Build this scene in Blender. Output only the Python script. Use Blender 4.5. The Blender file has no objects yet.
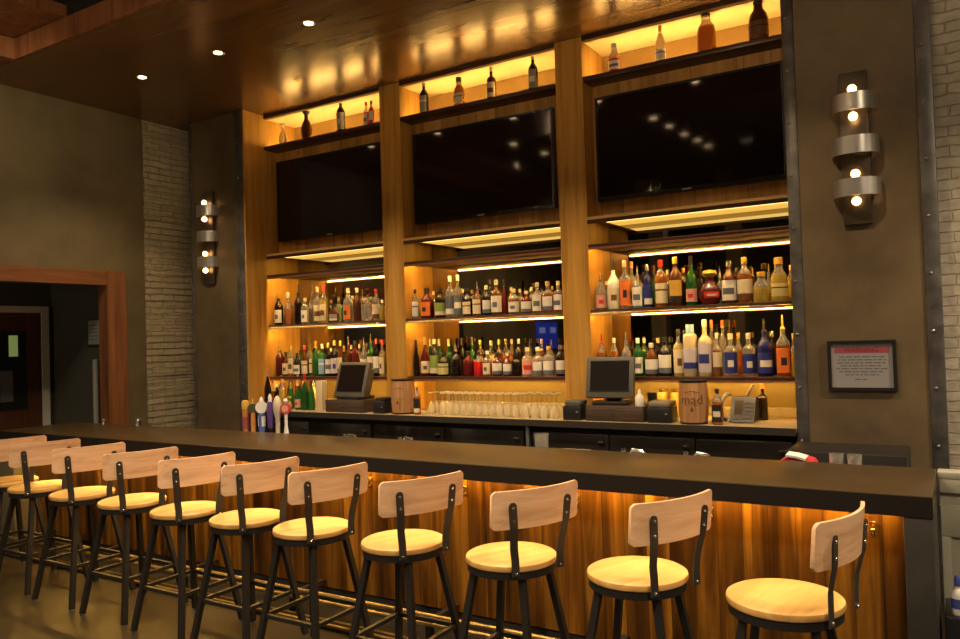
import bpy, bmesh, math, random
from mathutils import Vector, Matrix
random.seed(7)
S = bpy.context.scene
COL = S.collection
PI = math.pi

# ------------------------------------------------------------------ materials
def new_mat(name):
    m = bpy.data.materials.new(name); m.use_nodes = True
    nt = m.node_tree
    return m, nt, nt.nodes['Principled BSDF']

def rgba(c): return (c[0], c[1], c[2], 1.0)

def plain(name, c, rough=.5, metal=0., spec=.5, trans=0., coat=0., ior=1.45):
    m, nt, b = new_mat(name)
    b.inputs['Base Color'].default_value = rgba(c)
    b.inputs['Roughness'].default_value = rough
    b.inputs['Metallic'].default_value = metal
    b.inputs['Specular IOR Level'].default_value = spec
    b.inputs['Transmission Weight'].default_value = trans
    b.inputs['Coat Weight'].default_value = coat
    b.inputs['IOR'].default_value = ior
    return m

def glow(name, c, strength):
    m, nt, b = new_mat(name)
    b.inputs['Base Color'].default_value = rgba(c)
    b.inputs['Emission Color'].default_value = rgba(c)
    b.inputs['Emission Strength'].default_value = strength
    return m

def N(nt, t, **kw):
    n = nt.nodes.new(t)
    for k, v in kw.items(): setattr(n, k, v)
    return n

def ramp(nt, stops):
    r = N(nt, 'ShaderNodeValToRGB')
    e = r.color_ramp.elements
    while len(e) < len(stops): e.new(.5)
    for el, (p, c) in zip(e, stops):
        el.position = p; el.color = rgba(c)
    return r

def bump(nt, b, fac, strength, dist=.01):
    n = N(nt, 'ShaderNodeBump')
    n.inputs['Strength'].default_value = strength
    n.inputs['Distance'].default_value = dist
    nt.links.new(fac, n.inputs['Height']); nt.links.new(n.outputs['Normal'], b.inputs['Normal'])

def mottle(name, stops, scale=3., rough=.5, metal=0., bmp=.1, rvar=.15, stretch=(1, 1, 1), spec=.5):
    m, nt, b = new_mat(name)
    L = nt.links
    tc = N(nt, 'ShaderNodeTexCoord'); mp = N(nt, 'ShaderNodeMapping')
    mp.inputs['Scale'].default_value = stretch
    L.new(tc.outputs['Object'], mp.inputs['Vector'])
    n1 = N(nt, 'ShaderNodeTexNoise'); n1.inputs['Scale'].default_value = scale
    n1.inputs['Detail'].default_value = 7; n1.inputs['Roughness'].default_value = .62
    L.new(mp.outputs['Vector'], n1.inputs['Vector'])
    r = ramp(nt, stops); L.new(n1.outputs['Fac'], r.inputs['Fac'])
    L.new(r.outputs['Color'], b.inputs['Base Color'])
    mr = N(nt, 'ShaderNodeMapRange')
    mr.inputs['To Min'].default_value = max(.02, rough-rvar); mr.inputs['To Max'].default_value = min(1, rough+rvar)
    L.new(n1.outputs['Fac'], mr.inputs['Value']); L.new(mr.outputs['Result'], b.inputs['Roughness'])
    b.inputs['Metallic'].default_value = metal
    b.inputs['Specular IOR Level'].default_value = spec
    if bmp: bump(nt, b, n1.outputs['Fac'], bmp)
    return m

def wood(name, c_dark, c_mid, c_light, grain='z', freq=14., rough=.45, plank=0., plank_axis='x', vary=.35, bmp=.06, spec=.4, coat=0., metal=0., perobj=False, seam=True, stops=(.30, .48, .70)):
    """streaky grain along one axis; optional planks, each its own tint, with a fine dark seam"""
    m, nt, b = new_mat(name); L = nt.links
    tc = N(nt, 'ShaderNodeTexCoord')
    sep = N(nt, 'ShaderNodeSeparateXYZ'); L.new(tc.outputs['Object'], sep.inputs[0])
    cmb = N(nt, 'ShaderNodeCombineXYZ')
    for i, a in enumerate('xyz'):
        mu = N(nt, 'ShaderNodeMath', operation='MULTIPLY')
        mu.inputs[1].default_value = .06 if a == grain else 1.
        L.new(sep.outputs[i], mu.inputs[0]); L.new(mu.outputs[0], cmb.inputs[i])
    vec = cmb.outputs[0]
    tint = None
    if plank:
        dv = N(nt, 'ShaderNodeMath', operation='DIVIDE'); dv.inputs[1].default_value = plank
        L.new(sep.outputs['xyz'.index(plank_axis)], dv.inputs[0])
        fl = N(nt, 'ShaderNodeMath', operation='FLOOR'); L.new(dv.outputs[0], fl.inputs[0])
        wn = N(nt, 'ShaderNodeTexWhiteNoise', noise_dimensions='1D'); L.new(fl.outputs[0], wn.inputs['W'])
        sc = N(nt, 'ShaderNodeVectorMath', operation='SCALE'); sc.inputs['Scale'].default_value = 9.
        L.new(wn.outputs['Color'], sc.inputs[0])
        ad = N(nt, 'ShaderNodeVectorMath', operation='ADD')
        L.new(vec, ad.inputs[0]); L.new(sc.outputs[0], ad.inputs[1]); vec = ad.outputs[0]
        tint = wn.outputs['Value']
        fr = N(nt, 'ShaderNodeMath', operation='FRACT'); L.new(dv.outputs[0], fr.inputs[0])
        gt = N(nt, 'ShaderNodeMath', operation='GREATER_THAN'); gt.inputs[1].default_value = min(.06, .004/plank)
        L.new(fr.outputs[0], gt.inputs[0])
    elif perobj:
        oi = N(nt, 'ShaderNodeObjectInfo')
        sc = N(nt, 'ShaderNodeVectorMath', operation='SCALE'); sc.inputs[0].default_value = (7, 5, 3)
        L.new(oi.outputs['Random'], sc.inputs['Scale'])
        ad = N(nt, 'ShaderNodeVectorMath', operation='ADD')
        L.new(vec, ad.inputs[0]); L.new(sc.outputs[0], ad.inputs[1]); vec = ad.outputs[0]
        tint = oi.outputs['Random']
    n1 = N(nt, 'ShaderNodeTexNoise'); n1.inputs['Scale'].default_value = freq
    n1.inputs['Detail'].default_value = 6; n1.inputs['Roughness'].default_value = .6; n1.inputs['Distortion'].default_value = .7
    L.new(vec, n1.inputs['Vector'])
    r = ramp(nt, [(stops[0], c_dark), (stops[1], c_mid), (stops[2], c_light)])
    L.new(n1.outputs['Fac'], r.inputs['Fac'])
    col = r.outputs['Color']
    if tint is not None:
        mr = N(nt, 'ShaderNodeMapRange'); mr.inputs['To Min'].default_value = 1-vary; mr.inputs['To Max'].default_value = 1+vary
        L.new(tint, mr.inputs['Value'])
        val = mr.outputs['Result']
        if plank and seam:
            mm = N(nt, 'ShaderNodeMath', operation='MULTIPLY'); L.new(val, mm.inputs[0])
            m2 = N(nt, 'ShaderNodeMapRange'); m2.inputs['To Min'].default_value = .35
            L.new(gt.outputs[0], m2.inputs['Value']); L.new(m2.outputs['Result'], mm.inputs[1]); val = mm.outputs[0]
        vm = N(nt, 'ShaderNodeVectorMath', operation='SCALE'); L.new(col, vm.inputs[0]); L.new(val, vm.inputs['Scale'])
        col = vm.outputs[0]
    L.new(col, b.inputs['Base Color'])
    b.inputs['Roughness'].default_value = rough; b.inputs['Specular IOR Level'].default_value = spec
    b.inputs['Coat Weight'].default_value = coat; b.inputs['Metallic'].default_value = metal
    if bmp: bump(nt, b, n1.outputs['Fac'], bmp, .004)
    return m

def brick(name, c1, c2, mortar, horiz='x'):
    m, nt, b = new_mat(name); L = nt.links
    tc = N(nt, 'ShaderNodeTexCoord'); sep = N(nt, 'ShaderNodeSeparateXYZ'); L.new(tc.outputs['Object'], sep.inputs[0])
    cmb = N(nt, 'ShaderNodeCombineXYZ')
    L.new(sep.outputs['xyz'.index(horiz)], cmb.inputs[0]); L.new(sep.outputs[2], cmb.inputs[1])
    nz = N(nt, 'ShaderNodeTexNoise'); nz.inputs['Scale'].default_value = 5; nz.inputs['Detail'].default_value = 5
    L.new(tc.outputs['Object'], nz.inputs['Vector'])
    sc = N(nt, 'ShaderNodeVectorMath', operation='SCALE'); sc.inputs['Scale'].default_value = .06
    L.new(nz.outputs['Color'], sc.inputs[0])
    ad = N(nt, 'ShaderNodeVectorMath', operation='ADD'); L.new(cmb.outputs[0], ad.inputs[0]); L.new(sc.outputs[0], ad.inputs[1])
    br = N(nt, 'ShaderNodeTexBrick')
    br.inputs['Scale'].default_value = 1; br.inputs['Brick Width'].default_value = .31; br.inputs['Row Height'].default_value = .07
    br.inputs['Mortar Size'].default_value = .006; br.inputs['Mortar Smooth'].default_value = .5
    br.inputs['Color1'].default_value = rgba(c1); br.inputs['Color2'].default_value = rgba(c2); br.inputs['Mortar'].default_value = rgba(mortar)
    L.new(ad.outputs[0], br.inputs['Vector'])
    n2 = N(nt, 'ShaderNodeTexNoise'); n2.inputs['Scale'].default_value = 14; n2.inputs['Detail'].default_value = 6
    L.new(tc.outputs['Object'], n2.inputs['Vector'])
    mr = N(nt, 'ShaderNodeMapRange'); mr.inputs['To Min'].default_value = .6; mr.inputs['To Max'].default_value = 1.35
    L.new(n2.outputs['Fac'], mr.inputs['Value'])
    vm = N(nt, 'ShaderNodeVectorMath', operation='SCALE'); L.new(br.outputs['Color'], vm.inputs[0]); L.new(mr.outputs['Result'], vm.inputs['Scale'])
    L.new(vm.outputs[0], b.inputs['Base Color'])
    b.inputs['Roughness'].default_value = .85
    mx = N(nt, 'ShaderNodeMath', operation='SUBTRACT'); L.new(n2.outputs['Fac'], mx.inputs[0])
    m3 = N(nt, 'ShaderNodeMath', operation='MULTIPLY'); m3.inputs[1].default_value = 1.2
    L.new(br.outputs['Fac'], m3.inputs[0]); L.new(m3.outputs[0], mx.inputs[1])
    bump(nt, b, mx.outputs[0], .9, .012)
    return m

# ------------------------------------------------------------------ mesh builder
class MB:
    def __init__(s): s.v = []; s.f = []; s.m = []
    def add(s, vs, fs, mi=0):
        o = len(s.v); s.v += [tuple(v) for v in vs]
        for f in fs: s.f.append(tuple(i+o for i in f)); s.m.append(mi)
    def box(s, x0, x1, y0, y1, z0, z1, mi=0, bev=0.):
        if not bev:
            vs = [(x, y, z) for x in (x0, x1) for y in (y0, y1) for z in (z0, z1)]
            s.add(vs, [(0,1,3,2),(4,6,7,5),(0,4,5,1),(2,3,7,6),(0,2,6,4),(1,5,7,3)], mi); return s
        bm = bmesh.new(); bmesh.ops.create_cube(bm, size=1)
        bmesh.ops.scale(bm, verts=bm.verts, vec=(x1-x0, y1-y0, z1-z0))
        bmesh.ops.translate(bm, verts=bm.verts, vec=((x0+x1)/2, (y0+y1)/2, (z0+z1)/2))
        bmesh.ops.bevel(bm, geom=bm.edges[:], offset=bev, segments=2, affect='EDGES', profile=.5)
        s.bm(bm, mi); return s
    def bm(s, bm, mi=0):
        bm.verts.index_update()
        s.add([v.co for v in bm.verts], [[v.index for v in f.verts] for f in bm.faces], mi); bm.free()
    def lathe(s, prof, c=(0,0,0), n=20, mi=0, sy=1., split=None, cap=True, rot=0., sq=0.):
        """prof: (r, z) from bottom to top; split(z)->material index; sq squares the section"""
        o = len(s.v); k = len(prof)
        for r, z in prof:
            for i in range(n):
                a = 2*PI*i/n+rot
                ca, sa = math.cos(a), math.sin(a)
                if sq:
                    q = 1/max(abs(math.cos(a)), abs(math.sin(a))); q = 1+(min(q, 1.3)-1)*sq
                    ca *= q; sa *= q
                s.v.append((c[0]+r*ca, c[1]+r*sa*sy, c[2]+z))
        for j in range(k-1):
            mm = split((prof[j][1]+prof[j+1][1])/2) if split else mi
            for i in range(n):
                i2 = (i+1) % n
                s.f.append((o+j*n+i, o+j*n+i2, o+(j+1)*n+i2, o+(j+1)*n+i)); s.m.append(mm)
        if cap:
            s.f.append(tuple(o+i for i in range(n-1, -1, -1))); s.m.append(split(prof[0][1]) if split else mi)
            s.f.append(tuple(o+(k-1)*n+i for i in range(n))); s.m.append(split(prof[-1][1]) if split else mi)
        return s
    def tube(s, pts, r, n=10, mi=0, closed=False, r2=None):
        pts = [Vector(p) for p in pts]; K = len(pts); o = len(s.v)
        up = Vector((0, 0, 1)); prev = None
        for j, p in enumerate(pts):
            if closed: t = pts[(j+1) % K]-pts[j-1]
            else: t = pts[min(j+1, K-1)]-pts[max(j-1, 0)]
            t.normalize()
            if prev is None:
                a = up if abs(t.z) < .9 else Vector((1, 0, 0))
                u = t.cross(a).normalized()
            else:
                u = (prev-t*prev.dot(t)).normalized()
            prev = u; w = t.cross(u)
            rr = r if r2 is None else r+(r2-r)*j/(K-1)
            for i in range(n):
                a = 2*PI*i/n
                s.v.append(tuple(p+u*rr*math.cos(a)+w*rr*math.sin(a)))
        segs = K if closed else K-1
        for j in range(segs):
            j2 = (j+1) % K
            for i in range(n):
                i2 = (i+1) % n
                s.f.append((o+j*n+i, o+j*n+i2, o+j2*n+i2, o+j2*n+i)); s.m.append(mi)
        if not closed:
            s.f.append(tuple(o+i for i in range(n-1, -1, -1))); s.m.append(mi)
            s.f.append(tuple(o+(K-1)*n+i for i in range(n))); s.m.append(mi)
        return s
    def bar(s, p0, p1, wx, wy, mi=0):
        """square-section bar between two points"""
        p0, p1 = Vector(p0), Vector(p1); t = (p1-p0).normalized()
        a = Vector((0, 0, 1)) if abs(t.z) < .7 else Vector((1, 0, 0))
        u = t.cross(a).normalized(); w = t.cross(u).normalized()
        vs = [p+u*i*wx/2+w*j*wy/2 for p in (p0, p1) for i, j in ((-1,-1),(1,-1),(1,1),(-1,1))]
        s.add(vs, [(3,2,1,0),(4,5,6,7),(0,1,5,4),(1,2,6,5),(2,3,7,6),(3,0,4,7)], mi); return s
    def strip(s, path, w, th, across, mi=0):
        """flat strap following path; across = unit width direction, thickness normal to it"""
        path = [Vector(p) for p in path]; A = Vector(across).normalized(); K = len(path); vs = []
        for j, p in enumerate(path):
            t = (path[min(j+1, K-1)]-path[max(j-1, 0)]).normalized(); nn = t.cross(A).normalized()
            vs += [p+A*w/2*i+nn*th/2*k for i, k in ((-1,-1),(1,-1),(1,1),(-1,1))]
        fs = [(3,2,1,0), tuple(4*(K-1)+i for i in range(4))]
        for j in range(K-1):
            for i in range(4):
                i2 = (i+1) % 4; fs.append((4*j+i, 4*j+i2, 4*j+4+i2, 4*j+4+i))
        s.add(vs, fs, mi); return s
    def ball(s, c, r, mi=0, n=14, sz=1.):
        prof = [(r*math.sin(PI*i/8), -r*sz*math.cos(PI*i/8)) for i in range(9)]
        prof[0] = (r*.02, -r*sz); prof[-1] = (r*.02, r*sz)
        return s.lathe(prof, c, n, mi)
    def build(s, name, mats, parent=None, loc=None, smooth=True):
        me = bpy.data.meshes.new(name)
        off = parent.location if parent is not None else Vector(loc if loc else (0, 0, 0))
        if parent is not None and parent.parent is not None: off = parent.parent.location + parent.location
        me.from_pydata([(v[0]-off[0], v[1]-off[1], v[2]-off[2]) for v in s.v], [], s.f)
        if not isinstance(mats, (list, tuple)): mats = [mats]
        for m in mats: me.materials.append(m)
        for p, i in zip(me.polygons, s.m): p.material_index = min(i, len(mats)-1)
        bm = bmesh.new(); bm.from_mesh(me); bmesh.ops.recalc_face_normals(bm, faces=bm.faces); bm.to_mesh(me); bm.free()
        if smooth:
            me.shade_smooth(); me.set_sharp_from_angle(angle=math.radians(35))
        o = bpy.data.objects.new(name, me); COL.objects.link(o)
        if parent is not None: o.parent = parent
        elif loc: o.location = loc
        return o

def tag(o, label, cat, group=None):
    o['label'] = label; o['category'] = cat
    if group: o['group'] = group
    return o
def thing(name, loc, label, cat, group=None):
    o = bpy.data.objects.new(name, None); o.empty_display_size = .05
    COL.objects.link(o); o.location = loc
    return tag(o, label, cat, group)
def structure(o): o['kind'] = 'structure'; return o
def copy_tree(o, parent=None):
    c = o.copy(); COL.objects.link(c)
    if parent is not None: c.parent = parent
    for ch in list(o.children): copy_tree(ch, c)
    return c
def lamp(name, kind, loc, energy, color, parent=None, **kw):
    d = bpy.data.lights.new(name, kind); d.energy = energy; d.color = color
    for k, v in kw.items(): setattr(d, k, v)
    o = bpy.data.objects.new(name, d); COL.objects.link(o)
    if parent is not None:
        o.parent = parent; o.location = Vector(loc)-parent.location
    else: o.location = loc
    return o
def text_mesh(body, size, fn, depth=.0008):
    """letters as mesh: fn maps (u, v, w) of the flat text to a 3-D point"""
    cu = bpy.data.curves.new('lettering', 'FONT'); cu.body = body; cu.size = size
    cu.align_x = 'CENTER'; cu.align_y = 'CENTER'; cu.extrude = depth; cu.resolution_u = 3
    ob = bpy.data.objects.new('lettering', cu); COL.objects.link(ob)
    dg = bpy.context.evaluated_depsgraph_get(); me = bpy.data.meshes.new_from_object(ob.evaluated_get(dg))
    mb = MB(); mb.add([fn(*v.co) for v in me.vertices], [list(p.vertices) for p in me.polygons])
    COL.objects.unlink(ob); bpy.data.objects.remove(ob); bpy.data.curves.remove(cu); bpy.data.meshes.remove(me)
    return mb
ORD = 'first second third fourth fifth sixth seventh eighth ninth tenth eleventh twelfth thirteenth fourteenth fifteenth sixteenth seventeenth eighteenth nineteenth twentieth'.split()
# ------------------------------------------------------------------ palette
M = {}
M['post'] = wood('oak_post', (.32,.155,.026), (.50,.265,.052), (.60,.34,.08), 'z', 13, .42, spec=.35)
M['tvwood'] = wood('tv_surround_wood', (.24,.115,.024), (.42,.215,.05), (.54,.29,.08), 'z', 11, .42, plank=.21, plank_axis='x', vary=.22)
M['shelf'] = wood('dark_shelf_wood', (.018,.007,.003), (.04,.016,.007), (.075,.03,.012), 'x', 16, .35, spec=.4)
M['die'] = wood('bar_front_planks', (.012,.0038,.0005), (.075,.029,.003), (.21,.098,.010), 'z', 8, .42, plank=.128, plank_axis='x', vary=.3, spec=.25, stops=(.34, .50, .68))
M['ceil'] = wood('lacquered_ceiling', (.14,.072,.026), (.20,.105,.04), (.26,.145,.058), 'x', 5, .25, plank=1.26, plank_axis='y', vary=.05, bmp=0, metal=.45, spec=.5)
M['trimwood'] = wood('red_brown_trim', (.10,.035,.012), (.17,.065,.024), (.24,.10,.04), 'z', 12, .5)
M['panel'] = mottle('aged_bronze_panel', [(.28,(.082,.060,.034)), (.5,(.125,.092,.050)), (.72,(.165,.121,.062))], 2.2, .5, .25, .06)
M['lwall'] = mottle('olive_plaster', [(.28,(.080,.064,.034)), (.5,(.115,.091,.046)), (.72,(.15,.118,.056))], 1.7, .6, .1, .05)
M['brickl'] = brick('pale_brick_left', (.36,.31,.205), (.30,.26,.17), (.23,.195,.125), 'y')
M['brickr'] = brick('pale_brick_right', (.40,.36,.29), (.35,.315,.25), (.29,.26,.21), 'x')
M['steel'] = mottle('dark_steel', [(.3,(.10,.097,.096)), (.7,(.20,.195,.19))], 9, .42, .7, .02)
M['rivet'] = plain('rivet_steel', (.30,.29,.28), .35, .9)
M['black'] = plain('black_metal', (.022,.02,.019), .42, .5)
M['blk'] = plain('black_plastic', (.012,.012,.013), .38)
M['screen'] = plain('black_glass_screen', (.013,.007,.006), .06, 0, .5)
M['bezel'] = plain('glossy_black_bezel', (.012,.012,.013), .22)
M['silver'] = plain('silver_mark', (.6,.6,.6), .3, .8)
M['mirror'] = plain('bronze_mirror', (.36,.32,.25), .02, 1.)
M['ctop'] = mottle('dark_bar_top', [(.3,(.037,.022,.0065)), (.7,(.048,.029,.009))], 4, .30, 0, .0, rvar=.0, stretch=(.3, 1.2, 1), spec=.5)
M['cedge'] = plain('bar_edge', (.010,.008,.007), .5, 0, .25)
M['floor'] = mottle('stained_concrete', [(.28,(.009,.006,.002)), (.5,(.016,.0105,.003)), (.74,(.028,.019,.006))], 1.6, .36, 0, .04)
M['seat'] = wood('light_oak_seat', (.29,.155,.038), (.40,.23,.066), (.47,.285,.095), 'y', 17, .4, vary=.12, perobj=True, bmp=.03)
M['back'] = wood('pinkish_oak_back', (.45,.26,.14), (.58,.36,.205), (.67,.44,.27), 'y', 20, .5, vary=.12, perobj=True, bmp=.03)
M['cooler'] = mottle('brushed_dark_cooler', [(.3,(.03,.026,.022)), (.7,(.05,.042,.034))], 3, .32, .85, .0, stretch=(.2, 1, 3))
M['counter'] = mottle('tan_stone_counter', [(.3,(.27,.21,.12)), (.7,(.36,.29,.17))], 12, .4, 0, .02)
M['splash'] = plain('brass_backsplash', (.22,.165,.05), .38, .35)
M['chrome'] = plain('chrome', (.75,.74,.72), .15, 1.)
M['brass'] = plain('brass', (.75,.5,.17), .25, 1.)
M['glass'] = plain('clear_glass', (.97,.88,.62), .04, 0, .7, trans=.70)
M['ledw'] = glow('led_warm', (1., .56, .12), 480)
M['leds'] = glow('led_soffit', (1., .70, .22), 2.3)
M['soffit_falloff'] = glow('soffit_falloff_glow', (1., .58, .10), .85)
M['ledn'] = glow('led_nook', (1., .63, .18), 105)
M['leda'] = glow('led_amber', (1., .54, .10), 150)
M['bulb'] = glow('bulb_glow', (1., .52, .17), 9)
M['lens'] = glow('downlight_glow', (1., .66, .34), 22)
M['white'] = plain('white_paint', (.62,.60,.54), .5)
M['paper'] = plain('white_paper', (.24,.24,.25), .6)
M['pink'] = plain('pink_red_band', (.26,.05,.075), .6)
M['ink'] = plain('grey_ink', (.10,.10,.105), .7)
M['redink'] = plain('dark_red_ink', (.16,.008,.02), .7)
M['pale'] = mottle('pale_grey_paint', [(.3,(.27,.26,.21)), (.7,(.33,.32,.26))], 3, .55, 0, .01)
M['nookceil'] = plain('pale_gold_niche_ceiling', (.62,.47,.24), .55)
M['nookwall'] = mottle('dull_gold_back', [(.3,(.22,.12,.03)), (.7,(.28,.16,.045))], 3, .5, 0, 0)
M['dark'] = plain('black_void', (.006,.005,.004), .9)
M['barrel'] = wood('barrel_staves', (.22,.10,.035), (.36,.185,.075), (.46,.26,.12), 'z', 26, .5, vary=.1)
M['hoop'] = plain('barrel_hoop', (.03,.027,.024), .45, .7)

# ------------------------------------------------------------------ dimensions (metres)
XL = -7.68            # left wall
ZC = 4.412            # lacquered ceiling
YP, YPIL, YM = 2.325, 2.03, 2.818   # shelf fronts, pilaster fronts, mirror
ZS = dict(top=4.054, a=2.591, upper=2.022, lower=1.446)
ZB = 1.098            # back counter
BAYS = [('left', -6.503, -4.824), ('middle', -4.565, -2.832), ('right', -2.572, -.882)]

# ------------------------------------------------------------------ setting
structure(MB().box(-10.6, 4.2, -9.2, 3.0, -.2, 0).build('floor', M['floor']))
structure(MB().box(XL-.3, 4.0, -.16, 2.95, ZC, ZC+.19).build('ceiling', M['ceil']))
structure(MB().box(-6.92, 4.0, -.19, -.161, ZC, ZC+.185).build('trim_1', M['trimwood']))
structure(MB().box(XL, -6.92, -9.0, -.161, ZC, ZC+.185).build('trim_2', M['trimwood']))
structure(MB().box(XL-.3, -6.15, -9.0, -.16, ZC+.195, ZC+.3).build('ceiling_soffit', M['trimwood']))
structure(MB().box(-6.149, 4.2, -9.2, -.16, ZC+.5, ZC+.6).build('ceiling_void', M['dark']))
structure(MB().box(-6.149, 4.2, -.16, -.1, ZC+.19, ZC+.6).build('trim_3', M['dark']))
structure(MB().box(-6.25, -6.15, -9.0, -.16, ZC+.3, ZC+.6).build('trim_4', M['dark']))
w = MB()
w.box(XL-.12, XL, -9.0, -2.6, 0, ZC+.2).box(XL-.12, XL, -2.6, 1.14, 2.52, ZC+.2).box(XL-.12, XL, 1.14, 1.60, 0, ZC)
structure(w.build('wall_left', M['lwall']))
# brick return, its near edge ragged where the plaster stops
w = MB(); w.box(XL-.12, XL-.022, 1.601, 2.95, 0, ZC)
z = 0.0; r = random.Random(3)
while z < ZC-.08:
    w.box(XL-.05, XL-.006-.01*r.random(), 1.603+.022*r.random(), 2.9, z+.004, z+.074); z += .078
structure(w.build('wall_left_brick', M['brickl']))
structure(MB().box(-7.8, .05, 2.86, 2.98, 0, ZC).build('wall_back', M['dark']))
w = MB(); w.box(.046, 4.0, 2.12, 2.3, 0, ZC)
structure(w.build('wall_back_brick', M['brickr']))
structure(MB().box(4.0, 4.12, -9.1, 2.95, 0, ZC+.6).build('wall_right', M['lwall']))
structure(MB().box(XL-.3, 4.1, -9.12, -9.0, 0, ZC+.6).build('wall_front', plain('dark_far_wall', (.02,.016,.011), .7)))
for cx_ in (-9.2+2.2, -5.2, -3.6, -1.6, 1.0): structure(MB().box(cx_-.16, cx_+.16, -6.66, -6.34, 0, ZC+.498).build('pillar', M['panel']))
# doorway trim on the left wall
structure(MB().box(XL-.13, XL+.03, 1.12, 1.346, 0, 2.655).build('trim_5', M['trimwood']))
tw = wood('red_brown_lintel', (.10,.035,.012), (.17,.065,.024), (.24,.10,.04), 'y', 12, .5)
structure(MB().box(XL-.13, XL+.03, -2.6, 1.1195, 2.50, 2.655).build('trim_6', tw))
# vestibule beyond
vest = plain('vestibule_grey', (.06,.057,.04), .7)
structure(MB().box(-9.1, XL-.131, 1.30, 1.36, 0, 2.7).build('wall_vestibule_side', vest))
structure(MB().box(-9.16, -9.05, -2.7, 1.36, 0, 2.7).build('wall_vestibule', vest))
structure(MB().box(-9.1, XL-.121, -2.7, 1.36, 2.66, 2.72).build('ceiling_vestibule', vest))
structure(MB().box(-9.1, XL-.121, -2.75, -2.69, 0, 2.7).build('wall_vestibule_near', vest))
d = MB(); d.box(-9.049, -9.0, 1.16, 1.245, 0, 2.335).box(-9.049, -9.0, -.1, 1.16, 2.26, 2.335).box(-9.049, -9.0, -.185, -.1, 0, 2.335)
door = structure(d.build('door_1', M['white']))
dl = MB(); dl.box(-9.049, -9.015, 1.0, 1.159, 0, 2.259).box(-9.049, -9.015, -.099, .1, 0, 2.259).box(-9.049, -9.015, .1, 1.0, 0, 1.15).box(-9.049, -9.015, .1, 1.0, 2.05, 2.259)
dl.build('door_leaf', wood('reddish_door', (.05,.016,.008), (.085,.03,.014), (.12,.045,.02), 'z', 9, .45), door)
gl = plain('dark_door_glass', (.018,.022,.016), .06)
dg = MB().box(-9.045, -9.03, .1, 1.0, 1.15, 2.05).build('door_pane', gl, door)
MB().box(-9.0295, -9.028, .80, .90, 1.76, 2.0).build('door_pane_daylight', glow('green_daylight', (.42,.55,.16), .28), door)
MB().box(-9.03, -9.026, .70, .84, 1.25, 1.60).build('door_notice', plain('dim_notice', (.12,.125,.13), .6), door)
n = thing('posted_notice', (-8.15, 1.29, 1.87), 'dim paper notice in dark frame on the wall inside the doorway', 'notice')
MB().box(-8.30, -8.02, 1.282, 1.299, 1.84, 2.17).build('notice_frame', M['blk'], n)
MB().box(-8.27, -8.05, 1.279, 1.2815, 1.87, 2.14).build('sheet', plain('dim_paper', (.26,.25,.22), .7), n)
q = MB()
for k in range(5): q.box(-8.25+.02*(k % 2), -8.09, 1.2785, 1.2788, 1.92+.04*k, 1.93+.04*k)
q.build('text_lettering', M['ink'], n)
tag(MB().tube([(-8.08, 1.24, 0), (-8.08, 1.24, 1.70)], .03, 12).build('white_pole', plain('dull_white_pole', (.36,.35,.31), .5), loc=(-8.08, 1.24, 0)),
    'tall white pole standing inside the doorway beside its wooden frame', 'pole')

# pilasters of bronze panel edged with riveted steel angle
structure(MB().box(-7.38, -6.66, YPIL+.012, 2.859, 0, ZC-.001).build('wall_pilaster_left', M['panel']))
structure(MB().box(-.80, -.05, YPIL+.012, 2.859, 0, ZC-.001).build('wall_pilaster_right', M['panel']))
def trim(name, x0, x1, side_depth=True):
    t = MB(); t.box(x0, x1, YPIL, 2.30 if side_depth else 2.118, 0, ZC-.002, 0, .006)
    z = .25
    while z < ZC:
        t.ball(((x0+x1)/2-.01, YPIL-.001, z), .011, 1, 8); z += .38
    return structure(t.build(name, [M['steel'], M['rivet']]))
trim('trim_7', -7.425, -7.381); trim('trim_8', -6.659, -6.525); trim('trim_9', -.881, -.801); trim('trim_10', -.049, .045, False)

# wooden posts and jamb of the bar back
p = thing('wood_post', (-4.6945, 2.57, ZB), 'wooden upright between the left and middle screens', 'post', 'bar back uprights')
MB().box(-4.824, -4.565, YP, 2.855, ZB+.001, ZC-.001, 0, .004).build('post_body', M['post'], p)
p = thing('wood_post', (-2.702, 2.57, ZB), 'wooden upright between the middle and right screens', 'post', 'bar back uprights')
MB().box(-2.832, -2.572, YP, 2.855, ZB+.001, ZC-.001, 0, .004).build('post_body', M['post'], p)
structure(MB().box(-6.524, -6.503, YPIL+.002, 2.859, ZB+.001, ZC-.001).build('trim_11', M['post']))
structure(MB().box(-.882, -.8815, YP, 2.3249+.5, ZB+.001, ZC-.001).build('trim_12', M['post']))

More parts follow.
